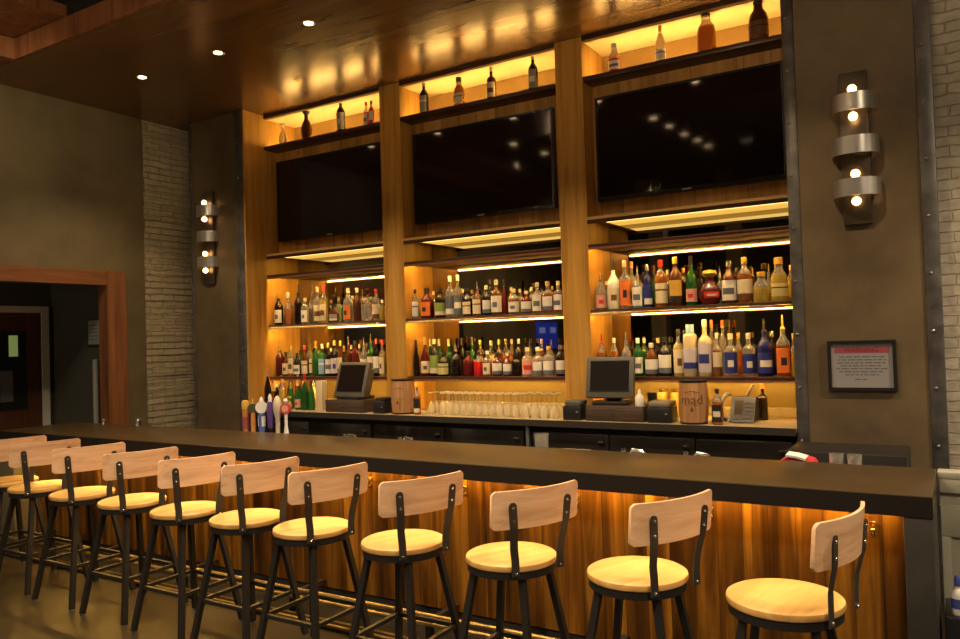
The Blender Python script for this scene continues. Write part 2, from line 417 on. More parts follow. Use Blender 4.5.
nookwood = wood('nook_back_wood', (.38,.22,.07), (.48,.30,.10), (.56,.37,.14), 'x', 8, .45)
lipm = mottle('copper_lip', [(.3,(.16,.065,.028)), (.7,(.22,.09,.04))], 20, .6, .1, 0)
for bay, x0, x1 in BAYS:
    a, b = x0+.001, x1-.001
    # header and nook above the screen
    structure(MB().box(a, b, YP, 2.38, 4.372, ZC-.001).build('trim_header', M['shelf']))
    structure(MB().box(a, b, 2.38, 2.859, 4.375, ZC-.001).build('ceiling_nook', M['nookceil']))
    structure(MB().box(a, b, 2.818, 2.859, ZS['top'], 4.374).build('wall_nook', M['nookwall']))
    t = thing('top_shelf', ((a+b)/2, 2.5, ZS['top']-.04), f'dark wood top shelf above the {bay} screen', 'shelf', 'top shelves')
    MB().box(a, b, YP, 2.817, ZS['top']-.04, ZS['top'], 0, .003).build('board', M['shelf'], t)
    MB().box(a+.06, b-.06, 2.50, 2.52, ZS['top']+.0008, ZS['top']+.0070).build('light_strip', M['ledn'], t)
    # wooden screen wall
    structure(MB().box(a, b, 2.52, 2.56, 2.83, ZS['top']-.041).build('wall_screen', M['tvwood']))
    s = thing('light_soffit', ((a+b)/2, 2.55, 2.80), f'lit wooden soffit board under the {bay} screen', 'soffit', 'soffits under the screens')
    MB().box(a, b, YP, 2.817, 2.805, 2.829).build('board', nookwood, s)
    MB().box(a, b, YP, YP+.016, 2.772, 2.8045).build('lip', M['shelf'], s)
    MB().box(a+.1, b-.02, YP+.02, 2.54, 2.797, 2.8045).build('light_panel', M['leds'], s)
    MB().box(a+.1, b-.02, 2.541, 2.80, 2.797, 2.8045).build('rear_falloff_glow', M['soffit_falloff'], s)  # dimmer emission stands in for the soffit light fading towards the back
    # television
    tx0, tx1 = x0+.055, x0+1.63
    if bay == 'right': tx1 = x0+1.625
    tv = thing('television', ((tx0+tx1)/2, 2.5, 2.975), f'large black flat television switched off, mounted in the {bay} bay', 'television', 'televisions above the bar')
    f = MB(); bz = .022
    f.box(tx0, tx1, 2.452, 2.515, 2.975, 2.975+bz+.012).box(tx0, tx1, 2.452, 2.515, 3.890-bz, 3.890)
    f.box(tx0, tx0+bz, 2.452, 2.515, 2.975+bz+.012, 3.890-bz).box(tx1-bz, tx1, 2.452, 2.515, 2.975+bz+.012, 3.890-bz)
    f.build('bezel', M['bezel'], tv)
    MB().box(tx0+bz, tx1-bz, 2.458, 2.514, 2.975+bz+.012, 3.890-bz).build('screen', M['screen'], tv)
    MB().box((tx0+tx1)/2-.2, (tx0+tx1)/2+.2, 2.5155, 2.5199, 3.2, 3.6).build('wall_mount', M['black'], tv)
    MB().box((tx0+tx1)/2-.04, (tx0+tx1)/2+.04, 2.4505, 2.4515, 2.985, 2.995).build('badge', M['silver'], tv)
    # shelves
    for key, word in (('a', 'empty'), ('upper', 'upper'), ('lower', 'lower')):
        zt = ZS[key]
        lab = {'a': f'empty dark wood shelf just under the {bay} soffit', 'upper': f'upper dark wood bottle shelf of the {bay} bay',
               'lower': f'lowest dark wood bottle shelf of the {bay} bay'}[key]
        t = thing('wall_shelf', ((a+b)/2, 2.55, zt-.03), lab, 'shelf', 'bottle shelves of the bar back')
        MB().box(a, b, YP, 2.812, zt-.026, zt, 0, .003).build('board', M['shelf'], t)
        MB().box(a, b, YP+.002, YP+.012, zt-.045, zt-.0265).build('lip', lipm, t)
        MB().box(a+.02, b-.02, YP+.0135, YP+.0165, zt-.0305, zt-.0270).build('light_strip', M['ledw'], t)
    m = MB().box(a, b, 2.814, 2.832, ZS['lower']-.026, 2.804).build('back_mirror', M['mirror'], loc=((a+b)/2, 2.82, ZS['lower']))
    tag(m, f'bronze tinted mirror behind the bottles of the {bay} bay', 'mirror', 'bar back mirrors')
    structure(MB().box(a, b, 2.814, 2.832, ZB, ZS['lower']-.0265).build('wall_splash', M['splash']))

# back counter with curb, coolers below
bc = thing('back_counter', (-3.69, 2.4, 1.04), 'long back counter with tan top and dark front edge under the bottle shelves', 'counter')
MB().box(-6.50, -.884, 2.012, 2.813, 1.062, ZB, 0, .004).build('worktop', M['counter'], bc)
MB().box(-6.50, -.884, 2.0, 2.0115, 1.045, ZB+.001).build('front_edge', plain('counter_edge', (.05,.042,.034), .35, .4), bc)
for bay_, x0_, x1_ in BAYS: MB().box(x0_+.004, x1_-.004, 2.76, 2.812, ZB+.0005, ZB+.07, 0, .003).build('curb', M['counter'], bc)
for (cx0, cx1), lab in (((-6.49, -4.81), 'dark metal bar cooler behind the draft taps'), ((-4.80, -3.10), 'dark metal bar cooler under the stemmed glasses'), ((-3.04, -.90), 'dark metal bar cooler under the right register')):
    c = thing('bar_cooler', ((cx0+cx1)/2, 2.4, 0), lab, 'cooler', 'coolers under the back counter')
    MB().box(cx0, cx1, 2.09, 2.80, 0, 1.04).build('cabinet', M['black'], c)
    n = 3 if cx1-cx0 > 1.8 else 2
    for i in range(n):
        u0 = cx0+.01+(cx1-cx0-.02)*i/n; u1 = cx0+.01+(cx1-cx0-.02)*(i+1)/n-.008
        dd = MB().box(u0, u1, 2.055, 2.0895, .12, .99, 0, .006).build('door', M['cooler'], c)
        MB().box(u1-.09, u1-.04, 2.035, 2.054, .905, .935, 0, .004).build('handle', M['chrome'], dd)
tag(MB().box(-3.085, -3.055, 2.03, 2.12, 0, 1.04, 0, .004).build('steel_post', M['steel'], loc=(-3.07, 2.07, 0)), 'slim steel post between two bar coolers under the back counter', 'post')

# ------------------------------------------------------------------ the bar
bar = thing('bar', (-3.8, .4, 0), 'long bar with dark top and glowing plank front', 'bar')
MB().box(XL+.001, 0, .001, .76, .985, 1.07, 0, .004).build('countertop', M['ctop'], bar)
MB().box(XL+.001, -.0005, -.004, .0005, .975, 1.066).build('counter_edge', M['cedge'], bar)
MB().box(-7.42, -.117, .20, .24, .10, .984).build('front_panel', M['die'], bar)
MB().box(-.116, -.002, .002, .70, 0, .984, 0, .004).build('end_post', mottle('charcoal_post', [(.3,(.022,.020,.017)), (.7,(.035,.032,.027))], 4, .5, .2, .02), bar)
MB().box(XL+.002, -7.421, .002, .70, 0, .984, 0, .004).build('end_post', M['lwall'], bar)
MB().box(-7.42, -.117, .25, .70, 0, .984).build('back_body', M['black'], bar)
MB().box(-7.42, -.117, .21, .2495, 0, .099).build('toe_kick', M['dark'], bar)
MB().box(-7.40, -.13, .10, .116, .978, .9835).build('light_strip', M['leda'], bar)
fr = thing('foot_rail', (-3.8, -.1, 0), 'twin tube foot rail on brackets along the base of the bar', 'foot rail')
brs = mottle('worn_brass_rail', [(.3,(.22,.15,.055)), (.7,(.34,.24,.09))], 6, .35, .8, 0)
for yy, zz in ((-.09, .165), (-.11, .125)):
    MB().tube([(-7.40, yy, zz), (-.13, yy, zz)], .0155, 12).build('rail', brs, fr)
MB().box(-7.42, -.117, -.212, .19, .0005, .02, 0, .003).build('base_plate', M['black'], fr)
for yy in (-.195, -.14):
    MB().box(-7.42, -.117, yy-.012, yy+.012, .0205, .034, 0, .002).build('plate_rib', brs, fr)
for i in range(7):
    x = -7.1+i*1.12
    MB().box(x-.02, x+.02, -.10, .195, .14, .152).box(x-.02, x+.02, -.118, -.085, .021, .139).build('bracket', M['black'], fr)
for i in range(9):
    x = -.25-i*.76
    where = ['near the right end of the bar', 'second from the right end', 'third from the right end', 'fourth from the right end', 'fifth from the right end', 'sixth from the right end', 'seventh from the right end', 'eighth from the right end', 'nearest the doorway'][i]
    h = thing('purse_hook', (x, .199, .875), f'brass purse hook on the bar front, {where}', 'hook', 'purse hooks under the counter')
    MB().box(x-.014, x+.014, .190, .199, .835, .90, 0, .003).build('plate', M['brass'], h)
    MB().tube([(x, .192, .885), (x, .165, .895), (x, .148, .885), (x, .146, .87)], .006, 8).ball((x, .146, .868), .011).build('upper_hook', M['brass'], h)
    MB().tube([(x, .192, .85), (x, .168, .838), (x, .152, .845), (x, .148, .86)], .006, 8).ball((x, .148, .862), .009).build('lower_hook', M['brass'], h)

# pale service gate at the bar's end, small bottle in front of it
g = thing('service_gate', (.55, .73, 0), 'pale grey panelled service gate beside the right end of the bar', 'gate')
MB().box(.012, 1.15, .72, .78, 0, 1.03).build('gate_body', M['pale'], g)
MB().box(.005, 1.16, .69, .80, 1.031, 1.066, 0, .006).build('cap_rail', M['pale'], g)
MB().box(.012, 1.15, .695, .7195, .96, 1.0305, 0, .004).build('upper_rail', M['pale'], g)
MB().box(.012, 1.15, .70, .7195, .74, .90, 0, .004).build('middle_rail', M['pale'], g)
MB().box(.012, .055, .70, .7195, 0, .739, 0, .004).build('stile', M['pale'], g)
cr = tag(MB().box(.02, .34, .28, .58, 0, .47, 0, .01).build('black_crate', M['blk'], loc=(.18, .43, 0)), 'black crate on the floor beside the right end of the bar', 'crate')
bt = thing('spray_bottle', (.075, .34, .471), 'small white and blue cleaning bottle on the black crate', 'bottle')
MB().lathe([(.026,0),(.028,.006),(.028,.085),(.022,.105),(.011,.118),(.011,.13)], (.075,.34,.471), 16).build('bottle_body', M['white'], bt)
MB().lathe([(.0285,.03),(.0285,.075)], (.075,.34,.471), 16, cap=False).build('label_band', plain('blue_label', (.05,.07,.30), .5), bt)
MB().lathe([(.013,.131),(.013,.165),(.006,.18)], (.075,.34,.471), 12).build('cap', plain('blue_cap', (.05,.06,.25), .4), bt)

# underbar station
u = tag(MB().box(-.83, -.16, 1.30, 1.75, 0, 1.045, 0, .006).build('service_station', M['black'], loc=(-.5, 1.5, 0)), 'black service station behind the right end of the bar', 'cabinet')
u = tag(MB().box(-7.3, -.15, .80, 1.28, 0, .93, 0, .006).build('underbar_bench', M['steel'], loc=(-3.7, 1.0, 0)), 'long steel work bench behind the bar', 'bench')
ZU = .931
gmat = plain('cloudy_glass', (.85,.82,.75), .08, 0, .5, trans=.88)
for x, lab in ((-.50, 'left one of two clear tumblers behind the right end of the bar'), (-.405, 'right one of two clear tumblers behind the right end of the bar')):
    tag(MB().lathe([(.034,0),(.040,.155),(.037,.155),(.031,.012),(.004,.01)], (x,1.0,ZU), 18).build('tumbler', gmat, loc=(x,1.0,ZU)), lab, 'glass', 'tumblers behind the bar')
tag(MB().lathe([(.045,0),(.052,.195),(.049,.195),(.042,.012),(.004,.01)], (-2.40,1.0,ZU), 20).build('pint_glass', gmat, loc=(-2.40,1.0,ZU)), 'clear pint glass behind the bar below the right register', 'glass')
tag(MB().lathe([(.04,0),(.042,.095),(.039,.095),(.036,.012),(.004,.01)], (-2.60,1.0,ZU), 18).build('rocks_glass', gmat, loc=(-2.60,1.0,ZU)), 'short rocks glass behind the bar left of the pint glass', 'glass')
nb = MB()
for k in range(4): nb.box(-2.26-.005*k, -2.08+.004*k, .95, 1.10, ZU+.022*k, ZU+.022*(k+1)-.002, 0, .006)
tag(nb.build('folded_towel', plain('cream_cloth', (.45,.40,.30), .9), loc=(-2.17,1.02,ZU)), 'folded cream towels lying behind the bar right of the pint glass', 'towel')
t = thing('bar_towel', (-.70, 1.0, ZU), 'crumpled red and white bar towel behind the bar', 'towel')
b = MB()
for k in range(3):
    b.strip([(-.82, .92+.07*k, ZU+.02), (-.79, .92+.07*k, ZU+.10), (-.75, .93+.07*k, ZU+.125-.01*k), (-.69, .93+.07*k, ZU+.115), (-.63, .92+.07*k, ZU+.10), (-.585, .92+.07*k, ZU+.02)], .075, .02, (0,1,.06))
b.build('red_cloth', plain('red_cloth', (.45,.025,.03), .9), t)
MB().strip([(-.755, .93, ZU+.150), (-.70, .93, ZU+.145), (-.65, .93, ZU+.132)], .11, .012, (0,1,.05)).build('white_stripe', plain('white_cloth', (.6,.58,.55), .9), t)
def faucet(x, lab):
    f = thing('bench_faucet', (x, 1.0, ZU), lab, 'faucet', 'chrome faucets behind the bar')
    MB().tube([(x,1.0,ZU),(x,1.0,ZU+.09),(x+.03,.98,ZU+.12),(x+.10,.96,ZU+.115),(x+.13,.95,ZU+.09)], .011, 10).build('spout', M['chrome'], f)
    for s in (-1, 1):
        MB().lathe([(.014,0),(.010,.09),(.016,.10),(.016,.115)], (x+s*.055,1.03,ZU), 12).build('valve', M['chrome'], f)
for x, l in ((-4.20,'chrome faucet behind the bar under the left register'), (-3.62,'chrome faucet behind the bar left of the stemmed glasses'), (-1.75,'chrome faucet behind the bar right of the towels'), (-1.33,'chrome faucet behind the bar below the whiskey barrel')): faucet(x, l)
for x, y, h, r, lab in ((-6.55,.70,.072,.028,'chrome shaker tin on the bar top, nearer to the taps'), (-7.10,.70,.055,.02,'small chrome shaker on the bar top, nearer to the doorway')):
    sh = thing('metal_shaker', (x, y, 1.0705), lab, 'shaker', 'shakers on the bar top')
    MB().lathe([(r,0),(r*1.02,h*.7),(r*.9,h*.75)], (x,y,1.0705), 18).build('shaker_body', M['chrome'], sh)
    MB().lathe([(r*.92,h*.755),(r*.6,h*.95),(r*.2,h)], (x,y,1.0705), 18).build('lid', M['steel'], sh)

BOTTLES = {
 ('left', 'upper'): [
  (-6.515,2.44,0.357,0.084,'W','k','w','y'),
  (-6.297,2.44,0.362,0.104,'F','o','-','c'),
  (-6.139,2.44,0.454,0.083,'P','k','-','k'),
  (-6.037,2.44,0.291,0.082,'W','c','w','c'),
  (-5.853,2.44,0.403,0.072,'V','c','e','e'),
  (-5.757,2.44,0.414,0.076,'V','y','e','R'),
  (-5.612,2.44,0.204,0.101,'J','b','t','k'),
  (-5.407,2.44,0.365,0.095,'W','c','o','e'),
  (-5.285,2.44,0.358,0.07,'W','b','-','e'),
  (-5.153,2.44,0.255,0.119,'D','c','-','c'),
  (-5.027,2.44,0.332,0.089,'W','c','e','R'),
  (-4.949,2.44,0.213,0.078,'W','y','-','c'),
  (-6.611,2.62,0.338,0.059,'V','k','w','k'),
  (-6.099,2.62,0.459,0.069,'P','c','-','s'),
  (-5.818,2.62,0.262,0.063,'W','k','-','y'),
  (-5.706,2.62,0.29,0.083,'V','c','-','p'),
  (-5.633,2.62,0.286,0.062,'C','g','-','k'),
  (-5.503,2.62,0.29,0.062,'V','c','-','e'),
  (-5.367,2.62,0.315,0.061,'P','c','-','s'),
  (-5.243,2.62,0.265,0.061,'W','b','-','y'),
 ],
 ('left', 'lower'): [
  (-6.503,2.44,0.342,0.084,'W','r','-','y'),
  (-6.404,2.44,0.272,0.073,'W','b','e','k'),
  (-6.279,2.44,0.341,0.078,'W','c','e','y'),
  (-6.181,2.44,0.257,0.073,'W','k','w','k'),
  (-6.06,2.44,0.339,0.072,'W','b','e','R'),
  (-5.893,2.44,0.385,0.072,'C','g','-','y'),
  (-5.801,2.44,0.35,0.076,'V','g','B','w'),
  (-5.709,2.44,0.359,0.066,'W','k','w','y'),
  (-5.62,2.44,0.384,0.076,'W','k','l','y'),
  (-5.537,2.44,0.377,0.065,'W','b','e','y'),
  (-5.425,2.44,0.428,0.07,'P','b','-','s'),
  (-5.33,2.44,0.372,0.07,'W','r','-','k'),
  (-5.211,2.44,0.411,0.069,'P','c','e','s'),
  (-5.119,2.44,0.441,0.069,'P','g','e','s'),
  (-5.043,2.44,0.391,0.064,'W','k','w','o'),
  (-4.964,2.44,0.374,0.059,'V','y','e','R'),
  (-6.519,2.62,0.303,0.064,'W','k','-','k'),
  (-6.312,2.62,0.288,0.064,'C','g','-','k'),
  (-6.163,2.62,0.433,0.063,'P','c','w','s'),
  (-6.018,2.62,0.283,0.063,'W','b','-','y'),
  (-5.837,2.62,0.302,0.063,'W','k','-','e'),
  (-5.645,2.62,0.32,0.062,'C','g','-','y'),
  (-5.536,2.62,0.329,0.062,'W','k','-','w'),
  (-5.422,2.62,0.338,0.061,'V','c','-','e'),
  (-5.317,2.62,0.325,0.061,'W','b','-','k'),
 ],
 ('middle', 'upper'): [
  (-4.535,2.44,0.297,0.086,'W','c','w','k'),
  (-4.373,2.44,0.304,0.114,'W','r','o','k'),
  (-4.215,2.44,0.295,0.099,'W','k','G','k'),
  (-4.098,2.44,0.406,0.079,'V','c','x','w'),
  (-4.007,2.44,0.409,0.079,'V','c','x','w'),
  (-3.899,2.44,0.276,0.083,'W','k','e','k'),
  (-3.785,2.44,0.332,0.082,'P','b','e','s'),
  (-3.684,2.44,0.287,0.072,'W','k','w','e'),
  (-3.572,2.44,0.332,0.09,'W','b','w','e'),
  (-3.386,2.44,0.236,0.089,'W','a','w','e'),
  (-3.254,2.44,0.21,0.083,'W','r','w','e'),
  (-3.138,2.44,0.281,0.082,'V','a','w','e'),
  (-3.031,2.44,0.284,0.09,'V','a','w','y'),
  (-2.925,2.44,0.282,0.077,'V','a','w','e'),
  (-4.578,2.62,0.282,0.059,'W','k','-','y'),
  (-4.42,2.62,0.283,0.058,'V','c','-','e'),
  (-4.284,2.62,0.285,0.058,'W','b','-','k'),
  (-4.067,2.62,0.283,0.057,'V','c','-','e'),
  (-3.955,2.62,0.266,0.057,'W','k','-','y'),
  (-3.736,2.62,0.283,0.056,'C','g','-','k'),
  (-3.589,2.62,0.347,0.055,'C','r','-','k'),
  (-3.512,2.62,0.27,0.055,'W','b','-','e'),
  (-3.416,2.62,0.245,0.054,'W','c','-','e'),
  (-3.29,2.62,0.256,0.054,'V','c','-','w'),
  (-3.179,2.62,0.25,0.053,'W','a','-','k'),
  (-3.07,2.62,0.252,0.053,'W','k','-','y'),
 ],
 ('middle', 'lower'): [
  (-4.542,2.44,0.364,0.072,'C','k','-','k'),
  (-4.415,2.44,0.391,0.081,'C','r','e','y'),
  (-4.306,2.44,0.368,0.08,'W','k','G','e'),
  (-4.196,2.44,0.237,0.112,'W','k','m','k'),
  (-4.052,2.44,0.313,0.093,'P','k','-','s'),
  (-3.909,2.44,0.242,0.101,'W','r','-','k'),
  (-3.796,2.44,0.231,0.077,'V','R','-','k'),
  (-3.695,2.44,0.239,0.077,'W','a','e','e'),
  (-3.585,2.44,0.227,0.081,'W','r','w','k'),
  (-3.477,2.44,0.216,0.071,'W','r','w','e'),
  (-3.38,2.44,0.224,0.08,'V','k','-','k'),
  (-3.263,2.44,0.264,0.088,'V','c','p','e'),
  (-3.154,2.44,0.266,0.087,'V','c','w','e'),
  (-3.043,2.44,0.273,0.09,'V','c','w','y'),
  (-2.926,2.44,0.28,0.081,'W','k','w','s'),
  (-4.482,2.62,0.369,0.058,'C','g','e','e'),
  (-4.37,2.62,0.366,0.063,'C','g','-','e'),
  (-4.252,2.62,0.363,0.062,'C','g','-','e'),
  (-4.091,2.62,0.369,0.062,'C','k','-','k'),
  (-3.972,2.62,0.386,0.061,'P','g','-','s'),
  (-3.88,2.62,0.344,0.066,'V','o','e','G'),
  (-3.754,2.62,0.336,0.065,'V','o','e','w'),
  (-3.664,2.62,0.344,0.06,'W','b','-','y'),
  (-3.591,2.62,0.347,0.06,'W','a','-','y'),
  (-3.525,2.62,0.345,0.059,'W','a','-','e'),
  (-3.448,2.62,0.344,0.059,'W','k','-','w'),
  (-3.33,2.62,0.331,0.058,'P','a','-','s'),
  (-3.202,2.62,0.338,0.058,'V','a','-','e'),
  (-3.103,2.62,0.335,0.057,'P','c','-','s'),
 ],
 ('right', 'upper'): [
  (-2.518,2.44,0.326,0.082,'P','c','p','s'),
  (-2.396,2.44,0.448,0.093,'P','w','e','k'),
  (-2.292,2.44,0.422,0.092,'V','c','o','p'),
  (-2.179,2.44,0.362,0.083,'P','B','w','s'),
  (-2.091,2.44,0.364,0.075,'W','n','n','s'),
  (-1.975,2.44,0.397,0.093,'W','a','e','R'),
  (-1.851,2.44,0.412,0.092,'W','b','y','y'),
  (-1.719,2.44,0.41,0.075,'C','G','p','k'),
  (-1.571,2.44,0.284,0.162,'D','r','R','y'),
  (-1.415,2.44,0.345,0.098,'W','b','w','s'),
  (-1.295,2.44,0.364,0.1,'W','a','e','y'),
  (-1.17,2.44,0.24,0.112,'J','y','-','y'),
  (-1.038,2.44,0.343,0.124,'J','y','m','y'),
  (-2.537,2.62,0.265,0.059,'V','c','-','w'),
  (-2.417,2.62,0.302,0.058,'P','c','-','s'),
  (-2.296,2.62,0.421,0.066,'V','c','o','p'),
  (-2.096,2.62,0.315,0.056,'C','g','-','k'),
  (-1.972,2.62,0.323,0.055,'V','c','-','e'),
  (-1.837,2.62,0.331,0.055,'W','k','-','y'),
  (-1.693,2.62,0.32,0.054,'C','k','-','k'),
  (-1.532,2.62,0.325,0.045,'P','c','-','s'),
  (-1.395,2.62,0.299,0.052,'W','b','-','k'),
  (-1.269,2.62,0.289,0.044,'P','k','-','s'),
  (-1.145,2.62,0.312,0.043,'P','y','-','s'),
  (-0.979,2.62,0.292,0.063,'W','y','-','y'),
 ],
 ('right', 'lower'): [
  (-2.536,2.44,0.368,0.09,'P','a','w','R'),
  (-2.408,2.44,0.33,0.065,'W','a','-','e'),
  (-2.3,2.44,0.379,0.072,'P','c','w','s'),
  (-2.195,2.44,0.324,0.071,'W','G','w','w'),
  (-2.079,2.44,0.279,0.094,'W','b','w','e'),
  (-1.96,2.44,0.327,0.093,'W','k','w','k'),
  (-1.846,2.44,0.39,0.076,'V','y','e','k'),
  (-1.746,2.44,0.424,0.105,'K','f','l','B'),
  (-1.626,2.44,0.461,0.111,'V','f','l','f'),
  (-1.532,2.44,0.348,0.073,'V','a','e','e'),
  (-1.424,2.44,0.341,0.087,'V','c','n','c'),
  (-1.284,2.44,0.341,0.082,'V','c','n','c'),
  (-1.163,2.44,0.447,0.098,'P','n','n','k'),
  (-1.025,2.44,0.473,0.096,'P','a','o','y'),
  (-0.95,2.44,0.331,0.047,'W','y','-','y'),
  (-2.202,2.62,0.322,0.057,'V','G','-','e'),
  (-2.081,2.62,0.319,0.052,'W','k','-','e'),
  (-1.971,2.62,0.324,0.051,'W','k','-','k'),
  (-1.848,2.62,0.38,0.055,'W','y','-','k'),
  (-1.618,2.62,0.457,0.045,'V','c','-','o'),
  (-1.528,2.62,0.453,0.045,'V','c','-','o'),
  (-1.403,2.62,0.342,0.052,'W','a','-','y'),
  (-1.138,2.62,0.351,0.05,'W','k','-','s'),
 ],
}
# ------------------------------------------------------------------ bottles
GC = {'k':((.010,.006,.005),.0), 'b':((.10,.030,.008),.25), 'r':((.10,.010,.010),.2), 'R':((.55,.02,.02),.25), 'a':((.50,.17,.025),.6),
      'o':((.62,.25,.10),.6), 'c':((.93,.90,.82),.85), 'g':((.03,.16,.035),.4), 'G':((.015,.10,.02),.3), 'y':((.80,.60,.12),.65),
      'n':((.012,.014,.10),.1), 'B':((.30,.58,.72),.6), 'w':((.72,.70,.62),.0), 'f':((.62,.53,.34),.35)}
GM = {k: plain('bottle_glass_'+nm, c, .08, 0, .6, trans=t) for (k, (c, t)), nm in zip(GC.items(),
      'black brown dark_red red amber rose clear green dark_green yellow navy pale_blue white frosted'.split())}
PC = {'w':(.66,.63,.56), 'c':(.60,.52,.36), 'e':(.60,.52,.36), 'o':(.66,.16,.03), 't':(.26,.25,.22), 'k':(.015,.014,.014), 'G':(.20,.28,.06), 'm':(.46,.42,.16),
      'n':(.02,.03,.20), 'x':(.10,.11,.14), 'R':(.50,.02,.02), 'p':(.60,.30,.22), 'l':(.48,.44,.52), 'y':(.48,.30,.05), 'B':(.22,.36,.55), 's':(.55,.54,.52), 'b':(.12,.05,.02), 'f':(.6,.55,.42)}
PM = {k: plain('paint_'+k, c, .45 if k != 's' else .25, .8 if k == 's' else 0) for k, c in PC.items()}
GN = dict(k='black', b='brown', r='dark red', R='bright red', a='amber', o='rosy amber', c='clear', g='green', G='dark green', y='yellow', n='navy', B='pale blue', w='white', f='frosted')
PN = dict(w='white', e='cream', c='cream', o='orange', t='grey', k='black', G='green', m='olive', n='navy', x='slate', R='red', p='pink', l='lilac', y='gold', b='brown', B='blue', s='steel', f='frosted')

def section(ty, h, r):
    """bottle profile (r, z), cap start, label z range"""
    rn = max(.0115, r*.34)
    if ty == 'W': return [(r*.92,0),(r,.008),(r,h*.58),(r*.93,h*.64),(r*.6,h*.72),(rn*1.1,h*.77),(rn,h*.80),(rn,h*.86)], h*.86, (.08,.55)
    if ty == 'V': return [(r*.93,0),(r,.008),(r,h*.60),(r*.86,h*.66),(rn*1.15,h*.72),(rn,h*.76),(rn,h*.86)], h*.86, (.07,.56)
    if ty == 'C': return [(r*.95,0),(r,.01),(r,h*.44),(r*.92,h*.53),(r*.6,h*.65),(rn,h*.75),(rn,h*.80)], h*.80, (.08,.40)
    if ty == 'P': return [(r*.92,0),(r,.008),(r,h*.50),(r*.9,h*.56),(r*.5,h*.63),(rn,h*.68),(rn,h*.76)], h*.76, (.06,.46)
    if ty == 'D': return [(r*.55,0),(r*.75,.01),(r,h*.26),(r*.97,h*.38),(r*.75,h*.52),(rn*1.2,h*.63),(rn,h*.67),(rn,h*.78)], h*.78, (.2,.42)
    if ty == 'J': return [(r*.9,0),(r,.01),(r,h*.48),(r*.85,h*.62),(rn*1.5,h*.72),(rn*1.3,h*.84)], h*.84, (.12,.44)
    if ty == 'F': return [(r*.62,0),(r*.68,.01),(r*.98,h*.50),(r*.9,h*.56),(rn*1.1,h*.66),(rn,h*.84)], h*.84, (.15,.4)
    return [(r*.95,0),(r,.008),(r,h*.76),(r*.9,h*.80),(r*.6,h*.83)], h*.83, (.15,.55)   # K

def bottle(x, y, z, h, dia, ty, bd, lb, cp, label, group, name='liquor_bottle', rot=0.):
    r = dia/2; prof, zc, (l0, l1) = section(ty, h, r)
    t = thing(name, (x, y, z), label, 'bottle', group)
    sy = {'D':.62, 'F':.6, 'J':.75, 'S':1.}.get(ty, 1.)
    if y + r*sy > 2.80: y = 2.80-r*sy
    mats = [GM[bd], GM['c'] if bd in 'aoyRB' else GM[bd]]
    fill = h*random.uniform(.42, .70)
    sq = .55 if (ty == 'P' and bd == 'a') or ty == 'K' else 0
    MB().lathe(prof, (x, y, z), 20, sy=sy, split=lambda q: 0 if q < fill else 1, sq=sq).build('glass_body', mats, t)
    if lb != '-' and ty != 'F':
        aw = .7 if ty == 'D' else random.uniform(1.0, 1.45)
        l1 += random.uniform(-.07, .03)
        # paper label: arc on the front with a band of a second colour
        L = MB(); a0 = -PI/2+rot-aw; n = 12
        rr = lambda q: next((p[0]+(b_[0]-p[0])*(q-p[1])/max(1e-6, b_[1]-p[1]) for p, b_ in zip(prof, prof[1:]) if p[1] <= q <= b_[1]), r)
        lv = [l0, l0+(l1-l0)*.30, l0+(l1-l0)*.62, l0+(l1-l0)*.72, l1]
        vs = []
        for q in lv:
            for i in range(n+1):
                a = a0+2*aw*i/n; R_ = (rr(q*h)+.0012)
                ca, sa = math.cos(a), math.sin(a)
                if sq:
                    k_ = 1/max(abs(ca), abs(sa)); k_ = 1+(min(k_, 1.3)-1)*sq; ca *= k_; sa *= k_
                vs.append((x+R_*ca, y+R_*sa*sy, z+q*h))
        fs = [(j*(n+1)+i, j*(n+1)+i+1, (j+1)*(n+1)+i+1, (j+1)*(n+1)+i) for j in range(4) for i in range(n)]
        L.add(vs, fs)
        acc = {'w':'x','e':'b','o':'k','t':'w','k':'e','G':'e','m':'k','n':'w','x':'w','R':'e','p':'R','l':'n','y':'k','B':'w','c':'b','r':'y'}.get(lb, 'k')
        pat = random.choice('pbls')
        L.m = {'p': [0]*n+[1 if 4 <= i < 8 else 0 for i in range(n)]+[0]*2*n, 'b': [1]*n+[0]*3*n, 'l': [0]*2*n+[1]*n+[0]*n, 's': [0]*n+[1 if 2 <= i < 10 else 0 for i in range(n)]+[0]*2*n}[pat]
        L.build('paper_label', [PM[lb], PM[acc]], t)
    C = MB(); rn = prof[-1][0]; e = .0006
    if ty == 'P':
        C.lathe([(rn*1.15, zc+e), (rn*1.15, zc+h*.03), (rn*.55, zc+h*.05), (rn*.42, h*.93), (rn*.30, h)], (x, y, z), 10)
        C.build('pour_spout', PM[cp] if cp in PM else PM['s'], t)
    elif ty == 'C':
        C.lathe([(rn*1.06, zc+e), (rn*1.04, h*.97), (rn*1.12, h*.975), (rn*1.0, h)], (x, y, z), 12); C.build('foil_capsule', PM[cp], t)
    elif ty == 'D':
        C.lathe([(rn*.9, zc+e), (rn*1.2, zc+h*.03), (rn*1.9, zc+h*.11), (rn*1.6, h*.97), (rn*.5, h)], (x, y, z), 12); C.build('stopper', PM[cp] if cp != 'c' else GM['c'], t)
    elif ty == 'K':
        C.lathe([(rn*1.05, zc+e), (rn*1.05, h)], (x, y, z), 12); C.build('cap', PM[cp], t)
    else:
        C.lathe([(rn*1.12, zc+e), (rn*1.15, h*.985), (rn*.9, h)], (x, y, z), 12); C.build('cap', PM[cp], t)
    return t

